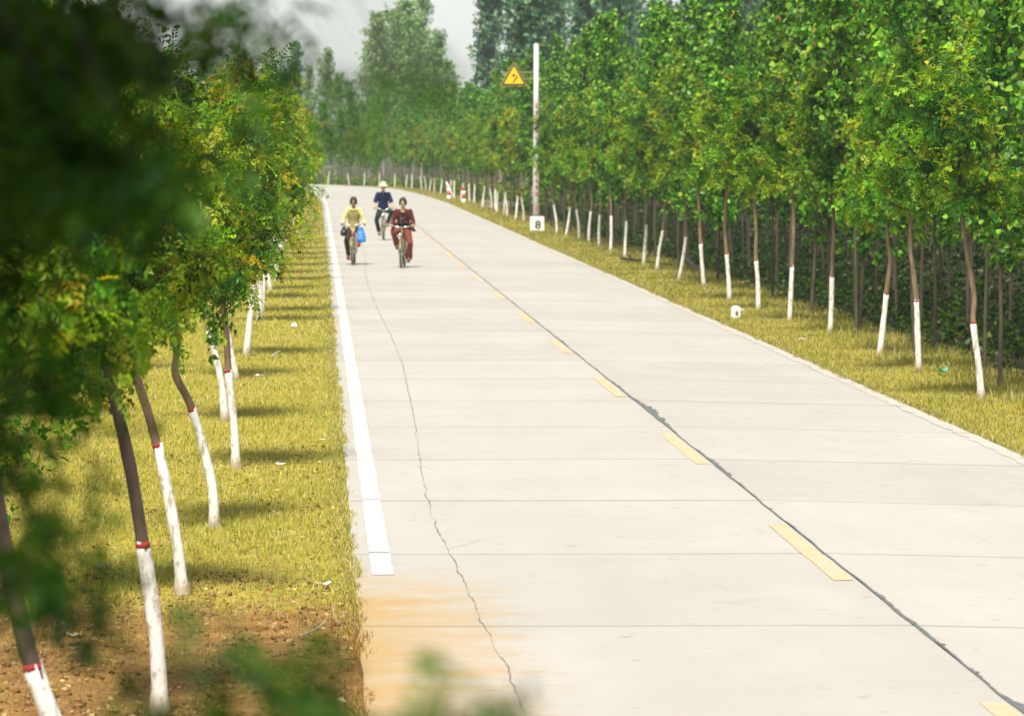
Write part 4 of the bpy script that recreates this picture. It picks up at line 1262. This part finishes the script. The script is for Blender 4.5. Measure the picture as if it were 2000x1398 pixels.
# ------------------------------------------------------------------ bicycles
M['tyre'] = plain('tyre_dusty', (0.13, 0.105, 0.06), 0.9, 0.3, 20)
M['chrome'] = plain('chrome', (0.72, 0.70, 0.66), 0.28, 0.05, 20, 0.9)
M['rim_metal'] = plain('rim_metal', (0.50, 0.45, 0.34), 0.4, 0.1, 20, 0.6)
M['bike_dark'] = plain('bike_paint_dark', (0.045, 0.04, 0.035), 0.4, 0.2, 20)
M['bike_olive'] = plain('bike_paint_olive', (0.20, 0.165, 0.07), 0.4, 0.2, 20)
M['bike_pink'] = plain('bike_paint_pink', (0.55, 0.20, 0.18), 0.4, 0.1, 20)
M['saddle'] = plain('saddle_black', (0.02, 0.018, 0.016), 0.5)
M['rubber'] = plain('rubber', (0.03, 0.03, 0.03), 0.8)
def bicycle(x, y, rz, label, paint, guard, hw=.28, dip=0.0, basket=False, lamp=True, low_side=-1, crank=90.0):
    root = empty('bicycle', (x, y, float(road_z(x - XC)) + .003), rz, label, 'bicycle')
    F_, R_, B_, S_, H_, HB = [Vector(p) for p in ((0, -.56, .345), (0, .54, .345), (0, .08, .29), (0, .26, .83), (0, -.335, .92), (0, -.385, .72))]
    fr = MB()
    fr.tube([HB, B_], .019, 8); fr.tube([H_ - Vector((0, 0, .05)), S_ - Vector((0, .02, .05))], .016, 8); fr.tube([H_, HB], .022, 8); fr.tube([S_, B_], .017, 8)
    for sx in (-1, 1):
        fr.tube([B_ + Vector((.03 * sx, 0, 0)), R_ + Vector((.06 * sx, 0, 0))], .011, 6); fr.tube([S_ + Vector((.02 * sx, 0, -.04)), R_ + Vector((.06 * sx, 0, 0))], .009, 6)
    fr.obj('frame', paint, root)
    fk = MB()
    for sx in (-1, 1): fk.tube([HB + Vector((0, 0, .01)), HB + Vector((.05 * sx, -.02, -.03)), F_ + Vector((.055 * sx, .05, .12)), F_ + Vector((.055 * sx, 0, 0))], .012, 6)
    fk.obj('fork', guard, root)
    for c in (F_, R_):
        w_ = empty('wheel', c); w_.parent = root
        t = MB(); n = 40
        ring = [(0, math.cos(2 * math.pi * i / n) * .325, math.sin(2 * math.pi * i / n) * .325) for i in range(n + 1)]
        t.tube(ring, .021, 8, cap=False).obj('tyre', M['tyre'], w_)
        rim = [(0, math.cos(2 * math.pi * i / n) * .298, math.sin(2 * math.pi * i / n) * .298) for i in range(n + 1)]
        MB().tube(rim, .012, 6, cap=False).obj('rim', M['rim_metal'], w_)
        sp_ = MB()
        for i in range(28):
            a_ = 2 * math.pi * i / 28; a2 = a_ + (.5 if i % 2 else -.5)
            sp_.tube([(.03 * (1 if i % 4 < 2 else -1), math.cos(a2) * .022, math.sin(a2) * .022), (0, math.cos(a_) * .29, math.sin(a_) * .29)], .0016, 3)
        sp_.obj('spokes', M['chrome'], w_)
        MB().tube([(-.06, 0, 0), (.06, 0, 0)], .02, 8).obj('hub', M['chrome'], w_)
    for c, a0, a1 in ((F_, 20, 165), (R_, 5, 160)):
        g = MB(); pts = []
        for i in range(15):
            a_ = R(a0 + (a1 - a0) * i / 14); pts.append((0, c.y + math.cos(a_) * .365, c.z + math.sin(a_) * .365))
        g.tube(pts, .030, 8, ell=(1.0, .35)); g.obj('mudguard', guard, root)
    hb = MB()
    top = Vector((0, -.36, 1.0))
    hb.tube([H_, top + Vector((0, 0, -dip))], .013, 8)
    for sx in (-1, 1): hb.tube([top + Vector((0, 0, -dip)), top + Vector((.07 * sx, -.015, -dip * .8)), top + Vector((.16 * sx, -.01, .015)), top + Vector((hw * .93 * sx, .08, .035)), top + Vector((hw * sx, .25, .0))], .0125, 8)
    h_ = hb.obj('handlebar', M['chrome'], root)
    for sx in (-1, 1):
        MB().tube([top + Vector((hw * .97 * sx, .14, .022)), top + Vector((hw * 1.003 * sx, .265, -.004))], .018, 8).obj('grip', M['rubber'], h_)
        b_ = MB(); b_.tube([top + Vector((hw * .92 * sx, .08, .01)), top + Vector((hw * 1.0 * sx, .17, -.03))], .006, 5); b_.obj('brake_lever', M['chrome'], h_)
    sd = MB(); sd.loft([(0, 0, 0, .02, .10), (0, 0, .02, .07, .13), (0, .02, .05, .085, .12), (0, .03, .065, .05, .08)], 14)
    so = sd.obj('saddle', M['saddle'], root, (0, .30, .86))
    cr = empty('crank_set', B_); cr.parent = root
    MB().tube([(.035, 0, 0), (.045, 0, 0)], .09, 24).obj('chainring', M['chrome'], cr)
    for sx in (-1, 1):
        a_ = R(crank) if sx == low_side else R(crank + 180)
        d = Vector((0, math.cos(a_) * .165, -math.sin(a_) * .165))
        MB().tube([(.05 * sx, 0, 0), Vector((.06 * sx, 0, 0)) + d], .011, 6).obj('crank', M['chrome'], cr)
        MB().box(Vector((.115 * sx, 0, 0)) + d, (.10, .075, .022)).obj('pedal', M['rubber'], cr)
    ca = MB()
    for sx in (-1, 1): ca.tube([(.06 * sx, .30, .74), (.065 * sx, .75, .74)], .006, 5); ca.tube([(.065 * sx, .62, .74), (.065 * sx, .55, .36)], .005, 5)
    for yy in (.35, .45, .55, .65, .74): ca.tube([(-.065, yy, .74), (.065, yy, .74)], .005, 5)
    ca.obj('carrier', M['bike_dark'], root)
    MB().box((.06, .32, .32), (.012, .52, .075)).obj('chain_guard', M['bike_dark'], root, bevel=.004)
    if lamp:
        lp = MB(); lp.tube([(-.03, -.42, .80), (-.03, -.47, .80), (-.03, -.50, .80)], [.025, .045, .047], 12); lp.obj('lamp', M['chrome'], root)
    MB().tube([(-.06, .50, .34), (-.11, .42, .10)], .008, 5).obj('kickstand', M['chrome'], root)
    return root

# ------------------------------------------------------------------ people
M['skin'] = plain('skin_tan', (0.56, 0.33, 0.20), 0.55, 0.08, 8)
M['skin_dark'] = plain('skin_brown', (0.34, 0.165, 0.085), 0.55, 0.08, 8)
M['hair'] = plain('hair_black', (0.014, 0.011, 0.010), 0.45, 0.4, 60)
M['eye'] = plain('eye_dark', (0.02, 0.015, 0.012), 0.3)
M['lip'] = plain('lip', (0.34, 0.12, 0.09), 0.5)
def cloth(name, c, var=.12): 
    return plain(name, c, 0.9, var, 14, spec=.2, bmp=.25)
def ik(a, b, l1, l2, pole_dir):
    a = Vector(a); b = Vector(b); d = b - a; L_ = min(d.length, (l1 + l2) * .999); d.normalize()
    x_ = (l1 * l1 - l2 * l2 + L_ * L_) / (2 * L_); h_ = math.sqrt(max(l1 * l1 - x_ * x_, 1e-6))
    p = Vector(pole_dir); p = (p - d * p.dot(d)).normalized()
    return a + d * x_ + p * h_
def person(x, y, rz, scale, label, skin, P):
    root = empty('person', (x, y, float(road_z(x - XC)) + .003), rz, label, 'person')
    root.scale = (scale,) * 3
    hw, low, crank = P['hw'] / scale, P['low'], P['crank']
    k = 1 / scale
    hips, ankles, knees, toes, wr, el, sh = {}, {}, {}, {}, {}, {}, {}
    for sx in (-1, 1):
        a_ = R(crank) if sx == low else R(crank + 180)
        ped = Vector((.125 * sx, .08 + math.cos(a_) * .165, .29 - math.sin(a_) * .165)) * k
        hips[sx] = Vector((.085 * sx, .28, .94))
        ankles[sx] = ped + Vector((.01 * sx, .10, .105)); toes[sx] = ped + Vector((.02 * sx, -.10, .042))
        knees[sx] = ik(hips[sx], ankles[sx], .43, .42, (P.get('knee', .25) * sx, -1, .3))
        sh[sx] = Vector((.175 * sx, .165, 1.415)); wr[sx] = Vector((hw * 1.0 * sx, -.10 * k, 1.035 * k))
        el[sx] = ik(sh[sx], wr[sx], .28, .27, (P.get('elbow', .22) * sx, .5, -.6))
    hy, hz = .09, 1.635
    T = [(0, .29, .86, .12, .10), (0, .29, .92, .16, .115), (0, .275, 1.02, .15, .105), (0, .245, 1.14, .128, .09), (0, .21, 1.27, .148, .098), (0, .18, 1.38, .165, .095), (0, .165, 1.445, .13, .075), (0, .15, 1.49, .06, .055)]
    b = MB(); b.loft(T)
    b.limb([(0, .15, 1.46), (0, .12, 1.55), (0, .10, 1.60)], [.052, .046, .05])
    b.ball((0, hy, hz + .01), (.074, .092, .108), 16, 12); b.ball((0, hy - .028, hz - .055), (.052, .058, .058), 12, 9)
    b.ball((0, hy - .098, hz - .012), (.013, .018, .022)); b.ball((0, hy - .088, hz + .03), (.05, .014, .010))
    for sx in (-1, 1):
        b.ball((.076 * sx, hy + .005, hz - .002), (.012, .02, .028))
        b.limb([sh[sx], sh[sx].lerp(el[sx], .5), el[sx], el[sx].lerp(wr[sx], .5), wr[sx]], [.052, .046, .040, .037, .027])
        gp = Vector((hw * sx, -.165 * k, 1.02 * k))
        palm = wr[sx].lerp(gp, .6) + Vector((0, 0, .016))
        b.limb([wr[sx], palm], [.026, .030]); b.ball(palm, (.036, .036, .022))
        for i in range(4):                                            # fingers close over the front of the grip
            o_ = -.03 + .02 * i
            f0 = palm + Vector((o_ * .9 , -.03 - .004 * (i in (1, 2)), .006))
            b.limb([palm, f0, f0 + Vector((0, -.022, -.014)), f0 + Vector((0, -.016, -.038))], [.011, .0095, .0088, .008])
        b.limb([palm + Vector((-.028 * sx, .005, -.004)), palm + Vector((-.046 * sx, -.012, -.018)), palm + Vector((-.040 * sx, -.034, -.030))], [.012, .0105, .009])
        b.limb([hips[sx], hips[sx].lerp(knees[sx], .5), knees[sx], knees[sx].lerp(ankles[sx], .45), ankles[sx]], [.085, .072, .055, .05, .036])
        b.limb([ankles[sx] + Vector((0, .02, -.03)), ankles[sx].lerp(toes[sx], .6), toes[sx]], [.036, .036, .030])
    b.organic('body', skin, root, .0105, 3)
    for sx in (-1, 1):
        MB().ball((.028 * sx, hy - .083, hz + .010), (.012, .008, .007)).obj('eye', M['eye'], root)
        MB().tube([(.012 * sx, hy - .088, hz + .030), (.044 * sx, hy - .078, hz + .030)], .005, 5).obj('eyebrow', M['hair'], root)
        s_ = MB(); s_.limb([ankles[sx] + Vector((0, .035, -.05)), ankles[sx].lerp(toes[sx], .55) + Vector((0, 0, -.012)), toes[sx] + Vector((0, -.015, -.004))], [.040, .043, .036])
        s_.ball(toes[sx] + Vector((0, .01, -.022)), (.042, .06, .016)); s_.organic('shoe', P['shoe'], root, .010, 3)
    MB().ball((0, hy - .086, hz - .052), (.024, .006, .008)).obj('mouth', M['lip'], root)
    if P.get('hat'):
        h_ = MB(); hc = hz + .055
        h_.loft([(0, hy + .005, hc, .100, .118), (0, hy + .005, hc + .04, .094, .112), (0, hy + .01, hc + .09, .082, .098), (0, hy + .01, hc + .115, .05, .06)], 24)
        ht = h_.obj('hat', P['hat'], root)
        br = MB(); br.loft([(0, hy, hc - .028, .165, .185), (0, hy, hc - .020, .168, .188), (0, hy, hc + .008, .105, .122), (0, hy, hc + .004, .10, .118)], 28); br.obj('brim', P['hat'], ht)
        hr = MB(); hr.ball((0, hy + .014, hz + .018), (.080, .090, .098), 14, 10)
        hr.organic('hair', M['hair'], root, .010, 2, cut=lambda c: c.y < hy - .03)
    else:
        hr = MB(); hr.ball((0, hy + .014, hz + .030), (.092, .104, .114), 16, 12)
        for i in range(9): hr.ball((-.064 + .016 * i, hy - .076 + .0007 * (i - 4) ** 2, hz + .075 - .004 * (i % 2)), (.018, .022, .026))
        for sx in (-1, 1):
            hr.limb([(.074 * sx, hy - .01, hz + .05), (.080 * sx, hy + .012, hz - .02), (.074 * sx, hy + .03, hz - .06)], [.026, .022, .016])
        hr.limb([(0, hy + .09, hz), (0, hy + .085, hz - .06)], [.05, .04])
        for i in range(14): hr.ball((random.uniform(-.06, .06), hy + random.uniform(-.03, .08), hz + .118 + random.uniform(-.02, .012)), .022)
        hr.organic('hair', M['hair'], root, .010, 2)
    # trousers
    t = MB(); t.loft([(x_, y_, z_, rx + .014, ry + .014) for (x_, y_, z_, rx, ry) in T[:3]])
    fl = P.get('flare', .058)
    for sx in (-1, 1):
        hem = knees[sx].lerp(ankles[sx], .93)
        t.limb([hips[sx], hips[sx].lerp(knees[sx], .5), knees[sx] + Vector((0, -.005, 0)), knees[sx].lerp(ankles[sx], .5), hem], [.104, .092, .076, .066 if fl < .07 else .078, fl])
    t.organic('trousers', P['trousers'], root, .0125, 3)
    # upper garment
    def torso(grow, z_hem, z_top=1.47, wide=0.0):
        out = []
        zs = np.linspace(z_hem, z_top, 9)
        TA = np.array(T)
        for z_ in zs:
            yy, rx, ry = [np.interp(z_, TA[:, 2], TA[:, c]) for c in (1, 3, 4)]
            fl_ = wide * max(0, (1.12 - z_) / .25)
            out.append((0, yy, z_, rx + grow + fl_, ry + grow + fl_ * .4))
        return out
    def sleeves(m, end, r):
        for sx in (-1, 1):
            full = [sh[sx], sh[sx].lerp(el[sx], .5), el[sx], el[sx].lerp(wr[sx], .55), wr[sx].lerp(el[sx], .08)]
            m.limb(full[:end], [r + .012, r + .004, r, r - .006, r - .010][:end])
    P['tops'](root, torso, sleeves, sh, el, wr, hy, hz, T)
    return root

def collar(root, mat, w_=.075, z=1.485, y=.145):
    c = MB()
    for sx in (-1, 1):
        c.add([(sx * .012, y - .10, z - .075), (sx * .085, y - .085, z - .035), (sx * .078, y + .02, z + .012), (sx * .05, y - .045, z + .02), (sx * .01, y - .105, z - .05)], [(0, 1, 2, 3, 4)])
    o = c.obj('collar', mat, root); q = o.modifiers.new('cloth', 'SOLIDIFY'); q.thickness = .012
    return o

c_shirt_shade = cloth('shirt_yellow_shaded', (0.40, 0.34, 0.12)); c_shirt_lit = cloth('shirt_yellow_lit', (0.66, 0.58, 0.27)); c_brown = cloth('trousers_dark_brown', (0.050, 0.028, 0.020))  # one yellow shirt: backlight painted as pale sleeves and a darker front
c_maroon = cloth('jacket_maroon', (0.105, 0.022, 0.018)); c_rust = cloth('trousers_rust', (0.19, 0.048, 0.026)); c_plum = cloth('top_plum', (0.045, 0.014, 0.024)); c_black = cloth('black_cloth', (0.012, 0.011, 0.013))
c_navy = cloth('polo_navy', (0.012, 0.016, 0.075)); c_jean = cloth('trousers_blue_black', (0.020, 0.028, 0.038)); c_straw = cloth('hat_cream', (0.78, 0.66, 0.47), .06)
c_red = cloth('shoe_red', (0.30, 0.02, 0.018)); c_tan = cloth('shoe_tan', (0.22, 0.17, 0.10)); c_bshoe = cloth('shoe_brown', (0.10, 0.07, 0.04)); c_pale = cloth('pattern_pale', (0.32, 0.18, 0.19))

def tops_yellow(root, torso, sleeves, sh, el, wr, hy, hz, T):
    m = MB(); m.loft(torso(.020, .93, 1.475, .025)); m.organic('shirt', c_shirt_shade, root, .012, 3)
    for sx in (-1, 1):
        s_ = MB(); full = [sh[sx] + Vector((-.02 * sx, 0, .01)), sh[sx].lerp(el[sx], .5), el[sx], el[sx].lerp(wr[sx], .55), wr[sx].lerp(el[sx], .06)]
        s_.limb(full, [.072, .064, .058, .05, .042]); s_.organic('sleeve', c_shirt_lit, root, .012, 3)
    h_ = MB(); h_.loft([(0, .285, .80, .130, .105), (0, .285, .88, .188, .146), (0, .28, .945, .186, .142)]); h_.organic('shirt_tail', c_shirt_lit, root, .012, 2, cut=lambda c: c.y > .42)
    collar(root, c_shirt_lit)
    b_ = MB()
    for i in range(4): b_.ball((0, .155 - .02 + .024 * i - .01 - .06 + .01, 1.38 - .09 * i), .008)
    b_.obj('buttons', c_shirt_lit, root)
def tops_maroon(root, torso, sleeves, sh, el, wr, hy, hz, T):
    m = MB(); m.loft(torso(.012, .98, 1.40)); m.organic('blouse', c_plum, root, .012, 3)
    p_ = MB(); rs = random.Random(9)
    for i in range(26):
        z_ = rs.uniform(1.08, 1.34); TA = np.array(T); yy = np.interp(z_, TA[:, 2], TA[:, 1]); ry = np.interp(z_, TA[:, 2], TA[:, 4])
        p_.ball((rs.uniform(-.065, .065), yy - ry - .010, z_), (rs.uniform(.006, .016), .004, rs.uniform(.008, .02)), 6, 5)
    p_.obj('blouse_pattern', c_pale, root)
    j = MB(); j.loft(torso(.034, .93, 1.475, .03)); sleeves(j, 5, .058)
    j.organic('jacket', c_maroon, root, .012, 3, cut=lambda c: abs(c.x) < .055 + .075 * max(0, (1.40 - c.z)) / .4 and c.y < .17 and c.z < 1.49, solid=.008)
    for sx in (-1, 1):                                                # loose front flaps blown outwards
        f = MB(); f.add([(sx * .135, .12, 1.16), (sx * .19, .17, 1.14), (sx * .325, .13, .91), (sx * .235, .06, .90)], [(0, 1, 2, 3)])
        o = f.obj('jacket_flap', c_maroon, root); q = o.modifiers.new('cloth', 'SOLIDIFY'); q.thickness = .012
    w_ = MB(); w_.loft([(0, .24, 1.03, .165, .122), (0, .23, 1.12, .155, .118)]); w_.organic('waistband', c_black, root, .012, 2)
def tops_navy(root, torso, sleeves, sh, el, wr, hy, hz, T):
    m = MB(); m.loft(torso(.024, .96, 1.47, .01))
    for sx in (-1, 1): m.limb([sh[sx] + Vector((-.01 * sx, 0, .005)), sh[sx].lerp(el[sx], .45), sh[sx].lerp(el[sx], .85)], [.070, .070, .073])
    m.organic('polo_shirt', c_navy, root, .012, 3, cut=lambda c: c.y < .13 and c.z > 1.36 and abs(c.x) < (c.z - 1.36) * .5, solid=.006)
    collar(root, c_navy)

y1, y2, y3 = 100.1, 97.55, 126.1
bicycle(0.905, y1, R(-3.5), 'pinkish framed bicycle under the rider in yellow, bags on its handlebar', M['bike_pink'], M['bike_olive'], .285, lamp=False, low_side=-1, crank=85)
bicycle(2.10, y2, R(-5.5), 'dusty bicycle under the rider in maroon, chrome bar and white lamp', M['bike_olive'], M['bike_olive'], .265, low_side=1, crank=80)
bicycle(2.10, y3, R(0.5), 'bicycle under the man in the hat, with curved chrome handlebar', M['bike_olive'], M['bike_olive'], .285, .05, lamp=True, low_side=-1, crank=55)
person(0.905, y1, R(-3.5), .965, 'person with short dark hair in yellow shirt and red shoes cycling nearest the left edge', M['skin_dark'],
       dict(hw=.285, low=-1, crank=85, shoe=c_red, trousers=c_brown, tops=tops_yellow, flare=.06, knee=.3))
person(2.10, y2, R(-5.5), .975, 'person with short black hair in open maroon jacket and flared rust trousers, cycling', M['skin'],
       dict(hw=.265, low=1, crank=80, shoe=c_bshoe, trousers=c_rust, tops=tops_maroon, flare=.098, knee=.35))
person(2.10, y3, R(0.5), 1.03, 'person in cream brimmed hat and navy polo shirt cycling behind the other two', M['skin'],
       dict(hw=.285, low=-1, crank=55, shoe=c_tan, trousers=c_jean, tops=tops_navy, hat=c_straw, flare=.066, knee=.45))
# bags hanging from the first handlebar
M['bag_blue'] = plain('bag_blue_plastic', (0.03, 0.26, 0.72), 0.3, 0.12, 10)
M['bag_black'] = plain('bag_black', (0.012, 0.012, 0.014), 0.35, 0.3, 10)
def hang(name, label, cat, lx, ly, lz):
    o = empty(name, (0, 0, 0), R(-3.5), label, cat)
    c_, s_ = math.cos(R(-3.5)), math.sin(R(-3.5))
    o.location = (0.905 + c_ * lx - s_ * ly, y1 + s_ * lx + c_ * ly, lz)
    return o
bb = hang('plastic_bag', 'blue plastic bag with white lettering hanging from the yellow rider\'s handlebar', 'bag', .20, -.30, 0.98)
m = MB(); m.loft([(.02, 0, -.42, .085, .04), (.015, 0, -.38, .125, .065), (.01, 0, -.25, .115, .07), (0, 0, -.12, .085, .05), (-.005, 0, -.03, .05, .03), (0, 0, .0, .04, .02)], 16); m.organic('bag_body', M['bag_blue'], bb, .011, 2)
m = MB(); m.tube([(-.05, 0, -.03), (-.02, -.01, .05), (.03, .01, .05), (.07, 0, -.02)], .014, 6); m.tube([(-.03, -.045, -.05), (.04, -.05, -.015), (.07, -.03, .015)], .02, 6); m.obj('handle', M['plastic_white'], bb)
m = MB(); rs = random.Random(2)
for r_ in range(3):
    for i in range(3):
        z_ = -.16 - .07 * r_; x_ = -.045 + .035 * i; yy = -.068 - .004 * r_
        m.box((x_, yy, z_), (.026, .006, .007)); m.box((x_ + rs.uniform(-.008, .008), yy - .001, z_ - .016), (.006, .006, .034)); m.box((x_, yy - .0005, z_ - .03), (.022, .006, .006))
m.obj('lettering', M['plastic_white'], bb)
kb = hang('hand_bag', 'small black bag hanging from the yellow rider\'s handlebar beside the blue bag', 'bag', -.235, -.22, 0.99)
m = MB(); m.loft([(0, 0, -.27, .05, .03), (0, 0, -.24, .085, .055), (.005, 0, -.15, .085, .06), (.01, 0, -.07, .05, .04), (.015, 0, -.02, .025, .02)], 16); m.organic('bag_body', M['bag_black'], kb, .010, 2)
m = MB(); m.tube([(-.02, 0, -.05), (0, 0, .03), (.035, 0, .03), (.045, 0, -.05)], .007, 5); m.obj('strap', M['bag_black'], kb)
m = MB(); m.tube([(-.015, -.062, -.13), (.012, -.062, -.16), (-.01, -.062, -.19)], .006, 4); m.tube([(.0, -.062, -.12), (.025, -.062, -.14)], .005, 4); m.obj('emblem', M['plastic_white'], kb)
